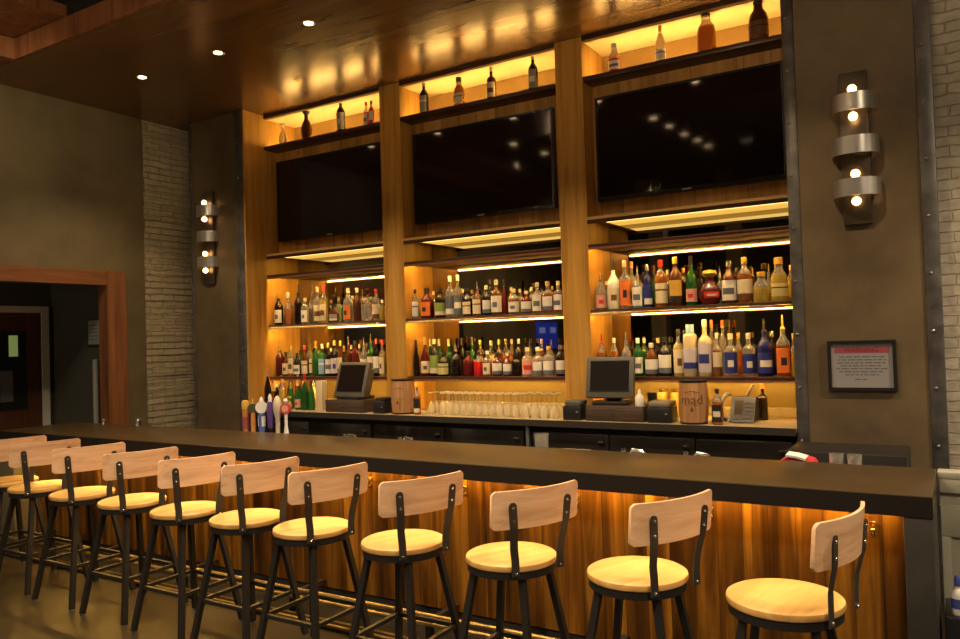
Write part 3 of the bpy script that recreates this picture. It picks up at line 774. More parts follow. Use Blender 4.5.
TYN = dict(W='', V='straight', C='sloping', P='pour-spout', D='decanter', J='squat', F='tapered', K='boxy')
for (bay, sh), rows in BOTTLES.items():
    x0, x1 = [(a, b) for n_, a, b in BAYS if n_ == bay][0]
    for back in (False, True):
        rs = [list(r_) for r_ in rows if (r_[1] > 2.5) == back]
        for i, r_ in enumerate(rs):
            gaps = [abs(o_[0]-r_[0])-o_[3]/2 for o_ in rs if o_ is not r_]
            r_[3] = min(r_[3]*1.16, max(r_[3]*.95, 2*min(gaps+[1])-.004))
        for i, r_ in enumerate(rs):
            lo = x0+.006 if i == 0 else rs[i-1][0]+rs[i-1][3]/2+.003
            hi = x1-.006 if i == len(rs)-1 else 9
            if r_[0]-r_[3]/2 < lo:
                sp = r_[0]+r_[3]/2-lo
                if sp < .045: r_[0] = lo+r_[3]/2
                else: r_[3] = sp; r_[0] = lo+sp/2
            if r_[0]+r_[3]/2 > hi: r_[0] = hi-r_[3]/2
            X, Y, h, dia, ty, bd, lb, cp = r_
            look = GN[bd]
            look += f' {TYN[ty]}' if TYN[ty] else ''
            if ty != 'D': look += ' bottle'
            bits = []
            if lb != '-' and ty != 'F': bits.append(PN[lb]+' label')
            if ty != 'P' and cp in PN and not (cp == 'c'): bits.append(PN[cp]+' cap')
            if bits: look += ' with '+' and '.join(bits) if len(bits) < 2 else f', {bits[0]}, {bits[1]}'
            while len(f'{look} {ORD[i]} from left {"back row" if back else ""} {bay} bay {sh} shelf'.split()) > 16: look = look.rsplit(',', 1)[0]
            rowtxt = ', back row' if back else ''
            bottle(X, Y, ZS[sh]+.0006, h, dia, ty, bd, lb, cp, f'{look}, {ORD[i]} from left{rowtxt}, {bay} bay {sh} shelf',
                   f'bottles on the {sh} shelf of the {bay} bay', rot=random.uniform(-.1, .5))

ZT = ZS['top']+.0006
for x, h, dia, ty, bd, lb, cp, lab in (
    (-6.299,.255,.105,'D','c','-','c','clear glass decanter alone at the left end of the left top shelf'),
    (-5.931,.365,.15,'D','b','-','k','squat dark decanter on the left top shelf'),
    (-5.425,.372,.092,'W','k','t','e','dark bottle with round grey label on the left top shelf'),
    (-5.075,.27,.058,'W','R','w','R','left one of the twin red bottles on the left top shelf'),
    (-5.005,.27,.058,'W','R','w','R','right one of the twin red bottles on the left top shelf'),
    (-4.327,.335,.09,'W','k','t','e','dark bottle with grey label at the left end of the middle top shelf'),
    (-3.91,.295,.115,'J','a','e','k','wide amber bottle with cream label on the middle top shelf'),
    (-3.544,.318,.09,'V','r','e','e','dark red bottle with cream label on the middle top shelf'),
    (-3.098,.338,.088,'W','k','t','e','dark bottle with grey label at the right end of the middle top shelf'),
    (-2.308,.262,.104,'J','R','w','w','squat red and white bottle on the right top shelf'),
    (-1.898,.345,.088,'C','c','w','y','clear sloping bottle with white label on the right top shelf'),
    (-1.516,.36,.15,'J','a','-','k','wide amber bottle with black cap on the right top shelf'),
    (-1.11,.36,.15,'J','b','b','k','wide brown bottle at the right end of the right top shelf')):
    bottle(x, 2.42, ZT, h, dia, ty, bd, lb, cp, lab, 'bottles on the top shelves')
ZBC = ZB+.0006
for x, y, h, dia, ty, bd, lb, cp, lab in (
    (-6.43,2.30,.317,.056,'W','a','-','b','small amber bottle with brown cap at the far left of the back counter'),
    (-6.40,2.20,.445,.078,'C','k','-','p','tall black bottle with pink capsule behind the draft taps'),
    (-6.301,2.24,.274,.066,'W','k','-','w','black bottle with white cap behind the draft taps'),
    (-6.195,2.22,.329,.077,'W','y','-','y','olive yellow bottle among the bottles behind the draft taps'),
    (-6.109,2.26,.275,.082,'C','g','-','G','green sloping bottle with green capsule behind the draft taps'),
    (-6.035,2.16,.146,.076,'D','y','-','y','small round golden bottle in front of the green counter bottles'),
    (-5.94,2.20,.319,.075,'C','g','p','e','green bottle with pink label on the back counter'),
    (-5.844,2.20,.379,.086,'C','G','-','R','dark green bottle with red capsule on the back counter'),
    (-5.745,2.20,.309,.069,'C','g','-','k','plain green bottle at the right of the back counter row'),
    (-6.36,2.37,.36,.07,'W','b','e','y','brown bottle with cream label and gold cap behind the tall black counter bottle'),
    (-6.25,2.39,.38,.07,'C','k','-','R','black bottle with red capsule in the second row behind the draft taps'),
    (-6.14,2.40,.36,.07,'W','r','-','y','dark red bottle with gold cap in the second row on the back counter'),
    (-6.03,2.38,.33,.07,'C','g','-','y','green bottle with gold capsule in the second row on the back counter'),
    (-5.90,2.40,.34,.065,'P','y','-','s','yellow bottle with steel spout in the second row on the back counter'),
    (-4.300,2.12,.262,.066,'W','a','k','s','amber bottle with black label right of the left barrel'),
    (-1.455,2.10,.275,.085,'W','a','k','k','amber bottle with black label right of the right barrel'),
    (-1.205,2.50,.285,.075,'V','k','-','o','black bottle with orange cap behind the desk telephone')):
    bottle(x, y, ZBC, h, dia, ty, bd, lb, cp, lab, 'bottles standing on the back counter')
tag(MB().box(-5.68,-5.60,2.20,2.28,ZBC,ZBC+.31,0,.004).build('cream_carton', PM['e'], loc=(-5.64,2.24,ZBC)), 'tall cream carton between green bottles and left register', 'carton')
t = thing('menu_holder', (-5.50,2.55,ZBC), 'small cream card holder behind the left register', 'card holder')
MB().box(-5.56,-5.45,2.54,2.56,ZBC,ZBC+.20,0,.003).build('card', PM['e'], t); MB().box(-5.57,-5.44,2.51,2.59,ZBC,ZBC+.02,0,.003).build('foot', M['black'], t)

# ------------------------------------------------------------------ stemmed glasses, upturned
def stem_glass(x, y, z, h, r, label, group):
    t = thing('stemmed_glass', (x, y, z), label, 'glass', group)
    MB().lathe([(r*.86,0),(r,h*.16),(r*.9,h*.36),(r*.45,h*.50),(.005,h*.55),(.004,h*.9),(.006,h*.985),(r*.8,h*.992),(r*.82,h)], (x,y,z), 18).build('glass', M['glass'], t)
    MB().lathe([(r*.70,h*.993-.0055),(r*.83,h*.995),(r*.84,h*1.006),(r*.70,h*1.012)], (x,y,z), 18, cap=False).build('foot_rim', M['glassrim'], t)
    return t
M['glassrim'] = plain('bright_glass_rim', (.9,.88,.8), .08, 0, .8, trans=.35)
g0 = stem_glass(-4.03, 2.16, ZBC, .205, .037, 'upturned stemmed glass in the crowded rows under the middle bay', 'crowded stemmed glasses')
for k in range(3):
    for i in range(11):
        if k == 0 and i == 0: continue
        c = copy_tree(g0); c.location = (-4.03+i*.078+.012*(k % 2), 2.16+.082*k, ZBC)
g1 = stem_glass(-2.94, 2.15, ZBC, .215, .044, 'larger upturned stemmed glass beside the small black printer', 'larger stemmed glasses')
for k in range(2):
    for i in range(4):
        if (k, i) == (0, 0): continue
        c = copy_tree(g1); c.location = (-2.94-i*.0 - (0 if False else 0)+(-0.0), 0, 0)
        c.location = (-2.86-.094*i - .004*k, 2.15+.10*k, ZBC)
g1.location = (-2.86, 2.15, ZBC)
g2 = stem_glass(-4.23, 2.26, ZBC, .20, .036, 'amber-lit upturned glass beside the left barrel', 'amber-lit glasses by the left barrel')
for i in range(1, 4):
    c = copy_tree(g2); c.location = (-4.23+.076*(i % 2), 2.26+.08*(i//2)+.08*(i % 2), ZBC)

# ------------------------------------------------------------------ registers and counter machines
def register(x0, x1, y, zs0, zs1, dx0, dx1, dz, lab_t, lab_d, tilt, turn):
    cx = (dx0+dx1)/2
    dr = thing('cash_drawer', (cx, y, ZBC), lab_d, 'cash drawer', 'cash drawers')
    MB().box(dx0, dx1, y-.02, y+.36, ZBC, ZBC+dz, 0, .005).build('drawer_case', M['drawer'], dr)
    MB().box(dx0+.015, dx1-.015, y-.028, y-.0205, ZBC+.018, ZBC+dz-.02, 0, .002).build('drawer_front', M['drawer'], dr)
    lk = MB().lathe([(.012,0),(.012,.006)], (0,0,0), 14).build('lock', M['chrome']); lk.parent = dr; lk.rotation_euler = (PI/2,0,0); lk.location = (0, -.0285, dz*.45)
    w = x1-x0; h = zs1-zs0; zb = ZBC+dz+.0006
    t = thing('point_of_sale_terminal', ((x0+x1)/2, y+.17, zb), lab_t, 'cash register', 'touch screen registers')
    base = t.location
    MB().box(base.x-w*.36, base.x+w*.36, y+.04, y+.28, zb, zb+.03, 0, .008).box(base.x-.06, base.x+.06, y+.15, y+.24, zb+.03, zb+.22, 0, .01).build('stand', M['blk'], t)
    # tilted head, modelled flat then leaned back
    hd = MB(); hh = h; b_ = .040
    hd.box(-w/2, w/2, 0, .05, 0, hh, 0, .014).box(-w/2+.02, w/2-.02, .05, .13, .02, hh-.05, 0, .03)
    o = hd.build('screen_housing', M['casing']); o.parent = t; o.location = (0, -.13, zs0-zb); o.rotation_euler = (tilt, 0, 0)
    s_ = MB().box(-w/2+b_, w/2-b_, -.0025, .004, b_+.02, hh-b_).build('touch_screen', M['touch']); s_.parent = o
    f_ = MB()
    f_.box(-w/2+b_-.006, w/2-b_+.006, -.005, -.0005, hh-b_+.0, hh-b_+.006).box(-w/2+b_-.006, w/2-b_+.006, -.005, -.0005, b_+.014, b_+.0195)
    f_.build('screen_edge', M['blk']).parent = o
    t.rotation_euler = (0, 0, turn)
    return t
M['touch'] = plain('dull_touch_screen', (.008,.005,.0045), .35, 0, .2)
M['casing'] = plain('grey_register_casing', (.085,.08,.065), .45)
M['drawer'] = wood('dark_brown_drawer', (.035,.022,.016), (.055,.035,.025), (.085,.055,.04), 'x', 30, .4)
register(-5.395, -4.965, 2.10, 1.25, 1.62, -5.44, -4.93, .125, 'touch screen register standing left of the left barrel', 'dark cash drawer under the left register', -.30, -.06)
register(-2.56, -2.15, 2.08, 1.285, 1.63, -2.53, -2.03, .125, 'touch screen register standing right of the middle post', 'dark cash drawer under the right register', -.20, .10)
def printer(x0, x1, y0, y1, h, lab, mat):
    t = thing('receipt_printer', ((x0+x1)/2, (y0+y1)/2, ZBC), lab, 'printer', 'receipt printers')
    MB().box(x0, x1, y0, y1, ZBC, ZBC+h*.72, 0, .01).build('printer_base', M['blk'], t)
    MB().box(x0+.006, x1-.006, y0+.02, y1, ZBC+h*.725, ZBC+h, 0, .015).build('printer_lid', mat, t)
    MB().box(x0+.02, x1-.02, y0-.001, y0+.019, ZBC+h*.73, ZBC+h*.80).build('paper_slot', M['steel'], t)
    MB().box(x1-.04, x1-.025, y0-.002, y0+.001, ZBC+h*.4, ZBC+h*.46).build('status_light', M['silver'], t)
printer(-4.80, -4.655, 2.06, 2.22, .155, 'small black receipt printer between left register and barrel', M['blk'])
printer(-2.735, -2.57, 2.05, 2.22, .165, 'small black receipt printer left of the right register', M['casing'])
printer(-2.00, -1.81, 2.05, 2.25, .17, 'card printer with pale lid right of the right register', plain('pale_lid', (.20,.155,.095), .5))
t = thing('squeeze_bottle', (-2.075, 2.11, ZBC+.1262), 'small white bottle standing on the right cash drawer', 'bottle')
MB().lathe([(.034,0),(.036,.01),(.036,.07),(.022,.09),(.012,.10)], (-2.075,2.11,ZBC+.1262), 16).build('bottle_body', M['white'], t)
MB().lathe([(.015,.1006),(.013,.125),(.004,.14)], (-2.075,2.11,ZBC+.1262), 12).build('cap', M['white'], t)
tag(MB().lathe([(.035,0),(.04,.09),(.036,.09),(.03,.01),(.003,.008)], (-2.05,2.34,ZBC+.1262), 16).build('black_cup', M['blk'], loc=(-2.05,2.34,ZBC+.1262)), 'black cup on the right cash drawer beside the white bottle', 'cup')
amb = plain('amber_glass_jar', (.85,.55,.14), .1, 0, .5, trans=.6)
for x, l in ((-2.02,'left amber jar on the back counter behind the pale-lidded printer'), (-1.90,'right amber jar on the back counter behind the pale-lidded printer')):
    j = thing('amber_jar', (x, 2.52, ZBC), l, 'jar', 'amber jars')
    MB().lathe([(.045,0),(.05,.01),(.05,.19),(.04,.21)], (x,2.52,ZBC), 18).build('jar_body', amb, j)
    MB().lathe([(.043,.2106),(.043,.235)], (x,2.52,ZBC), 18).build('lid', M['brass'], j)

def barrel(x, y, h, r, lab, words, tilt_words):
    t = thing('wooden_barrel', (x, y, ZBC), lab, 'barrel', 'small display barrels')
    prof = [(r*.90,0),(r*.97,h*.2),(r*1.0,h*.5),(r*.97,h*.8),(r*.92,h*.985)]
    MB().lathe(prof, (x,y,ZBC), 36).build('barrel_body', M['barrel'], t)
    for z0, z1 in ((.0,.045),(.955,1.)):
        ra = r*.935 if z0 < .1 else r*.95
        MB().lathe([(ra,h*z0+.0007),(ra+.002,h*z1+.0007)], (x,y,ZBC), 36).build('hoop', M['hoop'], t)
    MB().lathe([(r*.84,h*.986),(r*.84,h*.995)], (x,y,ZBC), 30).build('barrel_head', M['barrel'], t)
    for k, (body, size, v0) in enumerate(words):
        def wrap(u, v, d, v0=v0):
            a = -PI/2+.15+u/(r*1.01); rr = r*1.004+d
            return (x+rr*math.cos(a), y+rr*math.sin(a), ZBC+v0*h+v)
        tm = text_mesh(body, size, wrap); tm.build('branded_lettering', plain('burnt_ink', (.13,.055,.022), .7), t, smooth=False)
    # burnt emblem: arch above and rule below the word
    bm_ = plain('burnt_mark', (.09,.035,.015), .7)
    for nm, zf, th in (('emblem_arch', lambda q: ZBC+h*.70+.018*math.cos((q+PI/2-.15)*2.6), .0045), ('emblem_rule', lambda q: ZBC+h*.44, .0025)):
        e = MB(); vs = []
        for i in range(15):
            a0 = -PI/2+.15+(-.52+1.04*i/14)
            for z_ in (zf(a0), zf(a0)+th): vs.append((x+r*1.003*math.cos(a0), y+r*1.003*math.sin(a0), z_))
        e.add(vs, [(2*i, 2*i+2, 2*i+3, 2*i+1) for i in range(14)]); e.build(nm, bm_, t)
    a = -PI/2+.15; e = MB()
    P_ = lambda u, v: (x+r*1.003*math.cos(a+u/r), y+r*1.003*math.sin(a+u/r), ZBC+h*.30+v)
    e.add([P_(-.012,0), P_(.012,0), P_(.004,.035), P_(-.004,.035)], [(0,1,2,3)]); e.build('emblem_mark', bm_, t)
    return t
barrel(-4.495, 2.16, .335, .118, 'small wooden barrel standing in front of the left post', [], 0)
barrel(-1.645, 2.13, .335, .112, 'small wooden barrel standing below the right bay bottles', [('mad', .105, .56)], 0)

# desk telephone
t = thing('desk_telephone', (-1.34, 2.32, ZBC), 'grey desk telephone with corded handset right of the right barrel', 'telephone')
tb = MB()
vs = [(x_, y_, z_) for x_ in (-1.40, -1.22) for (y_, z_) in ((2.22, ZBC+.008), (2.42, ZBC+.008), (2.42, ZBC+.19), (2.34, ZBC+.19))]
tb.add(vs, [(0,1,2,3),(7,6,5,4),(0,4,5,1),(1,5,6,2),(2,6,7,3),(3,7,4,0)])
grey = plain('telephone_grey', (.045,.04,.033), .6)
tb.build('telephone_base', M['blk'], t)
n_ = Vector((0, -.182, .12)).normalized(); up_ = Vector((0, .12, .182)).normalized(); o_ = Vector((0, 2.22, ZBC+.008))
def face(u0, u1, v0, v1, th):
    m_ = MB(); vs = []
    for d in (.0005, th):
        for u_, v_ in ((u0,v0),(u1,v0),(u1,v1),(u0,v1)):
            q = o_+up_*v_+n_*d; vs.append((u_, q.y, q.z))
    m_.add(vs, [(3,2,1,0),(4,5,6,7),(0,1,5,4),(1,2,6,5),(2,3,7,6),(3,0,4,7)]); return m_
face(-1.375, -1.305, .02, .20, .006).build('face_panel', grey, t)
face(-1.37, -1.31, .06, .185, .008).build('display', plain('brown_display', (.05,.036,.022), .6, 0, .1), t)
kp = MB()
for i in range(3):
    for j in range(5):
        k_ = face(-1.296+.024*i, -1.278+.024*i, .03+.032*j, .052+.032*j, .008); kp.add(k_.v, k_.f)
kp.build('keypad', grey, t)
hs = MB().tube([(-1.415,2.25,ZBC+.03),(-1.45,2.235,ZBC+.05),(-1.465,2.24,ZBC+.11),(-1.455,2.27,ZBC+.18),(-1.43,2.30,ZBC+.215),(-1.405,2.32,ZBC+.215)], .017, 10)
hs.build('handset', plain('pale_handset', (.30,.27,.20), .45), t)
cd = MB().tube([(-1.432+.012*math.cos(k*.9), 2.215-.004+.012*math.sin(k*.9), ZBC+.012+.0012*k) for k in range(22)], .004, 6); cd.build('cord', M['blk'], t)
MB().tube([(-1.30,2.385,ZBC+.1905),(-1.29,2.385,ZBC+.21),(-1.25,2.39,ZBC+.285)], .012, 8).build('antenna_clip', grey, t)

# ------------------------------------------------------------------ draft taps
tower = tag(MB().box(-5.56,-4.86,.96,1.08,.9315,1.02,0,.02).build('draft_tower', M['chrome'], loc=(-5.2,1.02,.9315)), 'low chrome draft tower behind the bar carrying six tap handles', 'tap tower')
P3 = lambda nm, c: plain(nm, c, .4)
def tap(x, top, parts, lab):
    t = thing('tap_handle', (x, 1.02, 1.0205), lab, 'tap handle', 'draft tap handles')
    for nm, kind, args, mt in parts:
        m_ = MB()
        if kind == 'l': m_.lathe([(r_, z_) for r_, z_ in args], (x, 1.02, 0), 18, sy=.7)
        elif kind == 's': m_.lathe([(r_, z_) for r_, z_ in args], (x, 1.02, 0), 18, sq=.6, sy=.6)
        elif kind == 'disc':
            r_, zc_, th = args; bm_ = bmesh.new(); bmesh.ops.create_cone(bm_, cap_ends=True, segments=24, radius1=r_, radius2=r_, depth=th)
            bmesh.ops.rotate(bm_, verts=bm_.verts, cent=(0,0,0), matrix=Matrix.Rotation(PI/2, 3, 'X')); bmesh.ops.rotate(bm_, verts=bm_.verts, cent=(0,0,0), matrix=Matrix.Rotation(.45, 3, 'Z'))
            bmesh.ops.translate(bm_, verts=bm_.verts, vec=(x+(.004 if th < .02 else 0), 1.02-(.012 if th < .02 else 0), zc_)); m_.bm(bm_)
        m_.build(nm, mt, t)
gold = P3('tap_gold', (.55,.34,.06)); rosy = P3('tap_rose', (.28,.07,.08)); tan = P3('tap_orange_wood', (.50,.20,.06)); dgr = P3('tap_dark_green', (.05,.055,.03))
blu = P3('tap_blue', (.07,.12,.35)); wht = P3('tap_white', (.66,.64,.60)); pur = P3('tap_purple', (.10,.05,.22)); crm = P3('tap_cream', (.52,.45,.33)); rd = P3('tap_red', (.50,.06,.07)); brn = P3('tap_brown', (.05,.02,.012))
tap(-5.43, 0, [('paddle','s',[(.022,1.022),(.026,1.10),(.030,1.22),(.030,1.23)],tan), ('red_edge','s',[(.0305,1.05),(.0325,1.16)],rosy), ('gold_head','s',[(.034,1.231),(.036,1.29),(.026,1.308)],gold)], 'tap handle with gold head and red edge, leftmost of six')
tap(-5.33, 0, [('paddle','l',[(.024,1.022),(.028,1.12),(.024,1.20)],tan), ('round_badge','disc',(.045,1.235,.03),dgr), ('top_spike','l',[(.012,1.281),(.006,1.33)],gold)], 'orange wood tap handle with dark green round badge')
tap(-5.22, 0, [('blue_column','l',[(.028,1.022),(.034,1.06),(.034,1.19)],blu), ('white_head','disc',(.052,1.248,.03),wht), ('crest','l',[(.024,1.300),(.018,1.325),(.006,1.343)],wht), ('white_stripe','s',[(.0345,1.08),(.0352,1.17)],wht)], 'blue and white column tap handle with white round head')
tap(-5.11, 0, [('chrome_ferrule','l',[(.016,1.022),(.018,1.07)],M['chrome']), ('purple_body','l',[(.026,1.0705),(.034,1.20),(.03,1.30)],pur), ('white_tip','l',[(.018,1.3005),(.020,1.34),(.008,1.37)],wht)], 'purple tap handle with white tip and chrome ferrule')
tap(-5.02, 0, [('cream_grip','l',[(.022,1.022),(.026,1.16),(.044,1.22),(.046,1.28),(.03,1.33),(.01,1.355)],crm), ('bottle_badge','disc',(.02,1.255,.012),brn)], 'cream tap handle with small dark badge')
tap(-4.918, 0, [('white_grip','l',[(.028,1.022),(.016,1.10),(.018,1.20)],wht), ('red_badge','disc',(.048,1.245,.032),rd), ('white_ball','l',[(.012,1.292),(.024,1.312),(.012,1.332)],wht), ('badge_band','disc',(.03,1.245,.012),PM['p'])], 'white tap handle with round red badge, rightmost of six')
for o in [x for x in bpy.data.objects if x.name.startswith('red_edge') or x.name.startswith('white_stripe')]: pass

# ------------------------------------------------------------------ wall sconces
def sconce(xc, lab):
    z0, z1 = 2.515, 3.57; yb = YPIL+.012
    t = thing('wall_sconce', (xc, yb, z0), lab, 'wall lamp', 'banded wall sconces')
    MB().box(xc-.088, xc+.088, yb-.028, yb-.0005, z0, z1, 0, .004).build('back_plate', M['steelplate'], t)
    for zc in (3.345, 3.05, 2.762):
        R_ = .15; n = 18; b_ = MB(); vs = []
        for i in range(n+1):
            a = PI+PI*i/n
            for rr in (R_, R_-.006):
                for zz in (zc-.06, zc+.06): vs.append((xc+rr*math.cos(a), yb-.01+rr*.88*math.sin(a), zz))
        fs = []
        for i in range(n):
            o = 4*i
            fs += [(o,o+4,o+5,o+1),(o+2,o+3,o+7,o+6),(o+1,o+5,o+7,o+3),(o,o+2,o+6,o+4)]
        fs += [(0,1,3,2),(4*n,4*n+2,4*n+3,4*n+1)]
        b_.add(vs, fs); b_.build('curved_band', M['band'], t)
    for zc, s in ((3.345,1),(3.345,-1),(2.762,1),(2.762,-1)):
        zz = zc+s*.094
        MB().ball((xc, yb-.075, zz), .030).build('bulb', M['bulb'], t)
        MB().tube([(xc, yb-.0285, zc+s*.035),(xc, yb-.075, zc+s*.035),(xc, yb-.075, zc+s*.055)], .013, 8).build('socket', M['steel'], t)
M['steelplate'] = mottle('brushed_plate', [(.3,(.10,.085,.07)), (.7,(.17,.145,.115))], 6, .38, .8, 0)
M['band'] = plain('brushed_band', (.62,.61,.60), .36, .9)
sconce(-.43, 'steel wall sconce with curved bands and four glowing bulbs, above the framed notice')
sconce(-7.10, 'steel wall sconce with curved bands and four glowing bulbs, beside the left brick')

# ------------------------------------------------------------------ framed notice
yb = YPIL+.012
t = thing('framed_notice', (-.446, yb, 1.371), 'black framed notice with pink WARNING band on the bronze pilaster', 'notice')
f = MB(); x0, x1, z0, z1 = -.659, -.233, 1.371, 1.717; wd = .022
f.box(x0, x1, yb-.025, yb-.0005, z0, z0+wd).box(x0, x1, yb-.025, yb-.0005, z1-wd, z1).box(x0, x0+wd, yb-.025, yb-.0005, z0+wd, z1-wd).box(x1-wd, x1, yb-.025, yb-.0005, z0+wd, z1-wd)
f.build('frame', M['blk'], t)
MB().box(x0+wd, x1-wd, yb-.012, yb-.0006, z0+wd, z1-wd).build('sheet', M['paper'], t)
MB().box(x0+wd+.022, x1-wd-.022, yb-.0128, yb-.0121, z1-.088, z1-.045).build('pink_band', M['pink'], t)
text_mesh('WARNING', .042, lambda u, v, d: (-.446+u*1.05, yb-.0135-d*.2, z1-.0665+v)).build('heading', M['redink'], t, smooth=False)
ln_ = MB(); r_ = random.Random(5)
for k, (a, b) in enumerate(((.05,.95),(.03,.97),(.02,.98),(.08,.92),(.0,1.),(.05,.93),(.17,.83),(.36,.64))):
    u = x0+.055+(x1-x0-.11)*a; e = x0+.055+(x1-x0-.11)*b; z = z1-.113-.0205*k - (.012 if k == 7 else 0)
    while u < e-.01:
        L_ = min(e-u, r_.uniform(.015, .05)); ln_.box(u, u+L_, yb-.0126, yb-.0121, z-.0045, z+.0035); u += L_+.008
ln_.build('text_lettering', M['ink'], t)

# ------------------------------------------------------------------ ceiling lights
def downlight(x, y, z, lab, energy, grp, spot=1.9):
    t = thing('recessed_downlight', (x, y, z), lab, 'ceiling light', grp)
    MB().lathe([(.037,-.001),(.055,-.004),(.060,-.0005)], (x,y,z), 24, cap=False).build('trim_ring', M['chrome'], t)
    MB().lathe([(.002,-.0030),(.036,-.0032)], (x,y,z), 20).build('lens', M['lens'], t)
    if energy: lamp('downlight_beam', 'SPOT', (x, y, z-.02), energy, (1., .70, .40), t, spot_size=spot, spot_blend=.6, shadow_soft_size=.04)
DLN = ['farthest left recessed downlight over the bar', 'middle of the three recessed downlights in view over the bar', 'right one of the three recessed downlights in view over the bar', 'recessed downlight above the right stools', 'recessed downlight above the counter before the right screen', 'recessed downlight near the right brick wall']
for i, x in enumerate((-6.446, -5.367, -4.273, -3.19, -2.10, -1.0)):
    downlight(x, .75, ZC-.0005, DLN[i], 170, 'recessed downlights over the bar')
s = thing('ceiling_sprinkler', (-5.33, 1.685, ZC-.0005), 'small brass sprinkler head in the lacquered ceiling', 'sprinkler')
MB().lathe([(.03,-.006),(.04,-.0005)], (-5.33,1.685,ZC-.0005), 20).build('escutcheon', M['brass'], s)
MB().lathe([(.018,-.03),(.02,-.028),(.006,-.02),(.008,-.0062)], (-5.33,1.685,ZC-.0005), 16).build('deflector', M['brass'], s)
k = 0
for x, ys_ in ((-2.915, (-.31,)), (-2.872, (-.79,)), (-2.836, (-1.31,)), (-2.787, (-1.74,)), (-2.759, (-2.18,)), (-4.88, (-.35,)), (-4.782, (-1.08,))):
    for y in ys_:
        t = thing('cylinder_spotlight', (x, y, ZC), f'black cylinder spotlight hanging over the room, {ORD[k]} of the row', 'ceiling light', 'cylinder spotlights over the room')
        MB().lathe([(.055,.0),(.055,.16)], (x,y,ZC), 20, cap=True).tube([(x,y,ZC+.16),(x,y,ZC+.4995)], .008, 8).build('spot_housing', M['black'], t)
        MB().lathe([(.003,-.002),(.045,-.0022)], (x,y,ZC), 18).build('lens', M['lens'], t)
        lamp('spot_beam', 'SPOT', (x, y, ZC-.03), 130, (1., .76, .50), t, spot_size=1.9, spot_blend=.8, shadow_soft_size=.05)
        k += 1
k = 0
for x, y, e in ((-5.5,-3.4,600), (-2.5,-3.4,650), (.6,-3.2,750), (2.2,.85,800), (-5.0,-6.5,400), (-1.0,-6.5,400), (2.2,-5.6,500)):  # the one over the gate is added to brighten the right brick
    zz = ZC+.4995 if y < -.2 else ZC-.0005; t = thing('deep_downlight', (x, y, zz), f'deep cylinder downlight unseen above the room, {ORD[k]} of seven', 'ceiling light', 'deep downlights over the room')
    MB().lathe([(.08,0),(.08,-.22),(.085,-.22),(.085,0)], (x,y,zz), 24, cap=False).build('housing', M['dark'], t)
    MB().lathe([(.003,-.006),(.07,-.0062)], (x,y,zz), 18).build('lens', M['lens'], t)
    lamp('downlight_beam', 'SPOT', (x, y, zz-.20), e, (1., .76, .50), t, spot_size=2.5, spot_blend=.7, shadow_soft_size=.07); k += 1
t = thing('vestibule_fill', (-8.4, -2.689, 2.35), 'added unseen fill light inside the doorway, around the corner', 'fill light')  # added out of view to brighten the dim vestibule
MB().box(-8.46, -8.34, -2.6895, -2.64, 2.35, 2.47, 0, .01).build('diffuser', M['lens'], t)
lamp('vestibule_fill_glow', 'POINT', (-8.4,-2.55,2.41), 26, (1., .85, .62), t, shadow_soft_size=.05)
for x, y, e, l in ((-5.2,-2.3,65,'added unseen fill uplight over the room towards the doorway'), (-1.2,-2.3,170,'added unseen fill uplight over the room towards the right wall')):  # unseen uplights, added to brighten fascia, ceiling and upper walls
    t = thing('fill_uplight', (x, y, 3.55), l, 'fill lamp', 'added fill uplights over the room')
    MB().lathe([(.02,0),(.14,.03),(.21,.10),(.23,.17),(.22,.17),(.20,.105),(.13,.04),(.02,.012)], (x,y,3.55), 28, cap=True).build('bowl', M['black'], t)
    MB().lathe([(.03,.014),(.05,.06),(.02,.09)], (x,y,3.55), 16).build('bulb', M['bulb'], t)
    MB().tube([(x,y,3.64),(x,y,ZC+.4995)], .006, 8).build('stem', M['black'], t)
    lamp('uplight_fill', 'POINT', (x, y, 3.735), e, (1., .70, .40), t, shadow_soft_size=.03)
for (x, y, z), tgt, e, l in (((-5.4,-1.5,ZC), (-7.68,.35,3.45), 130, 'added unseen spotlight brightening the left wall above the doorway'), ((2.0,-1.6,ZC), (1.1,2.12,3.6), 130, 'added unseen spotlight brightening the pale right brickwork')):  # out-of-view fill, added to lift the dim left wall and right brick
    t = thing('fill_spotlight', (x, y, z), l, 'ceiling light', 'added fill spotlights over the room')
    dv = (Vector(tgt)-Vector((x, y, z))).normalized(); p0 = Vector((x, y, z))
    MB().tube([p0-dv*.10, p0+dv*.06], .05, 18).build('spot_housing', M['black'], t)
    MB().tube([p0+dv*.0605, p0+dv*.062], .042, 18).build('lens', M['lens'], t)
    MB().tube([(x,y,z+.03),(x,y,ZC+.4995)], .008, 8).build('stem', M['black'], t)
    lo = lamp('spot_beam', 'SPOT', p0+dv*.09, e, (1., .78, .50), t, spot_size=1.1, spot_blend=1., shadow_soft_size=.05)
    lo.rotation_euler = dv.to_track_quat('-Z', 'Y').to_euler()
# blue neon signs on the far wall, seen only in the mirror
for sy0, sy1, l in ((-6.5, -6.0-.03, 'blue lit panel on the left wall of the room, farther from the bar'), (-6.0+.03, -5.5, 'blue lit panel on the left wall of the room, nearer to the bar')):
    nb_ = thing('lit_panel_sign', (XL, (sy0+sy1)/2, 1.51), l, 'sign', 'blue lit panels')
    MB().box(XL+.001, XL+.04, sy0, sy1, 1.51, 2.11, 0, .01).build('sign_panel', M.setdefault('bluep', glow('blue_glow', (.02,.035,.45), .8)), nb_)
    MB().box(XL+.041, XL+.045, sy0+.2*(sy1-sy0), sy1-.2*(sy1-sy0), (1.51+2.11)/2+.05, 2.11-.12).build('sign_mark', M.setdefault('bluem', glow('pale_blue_glow', (.2,.32,.8), .7)), nb_)

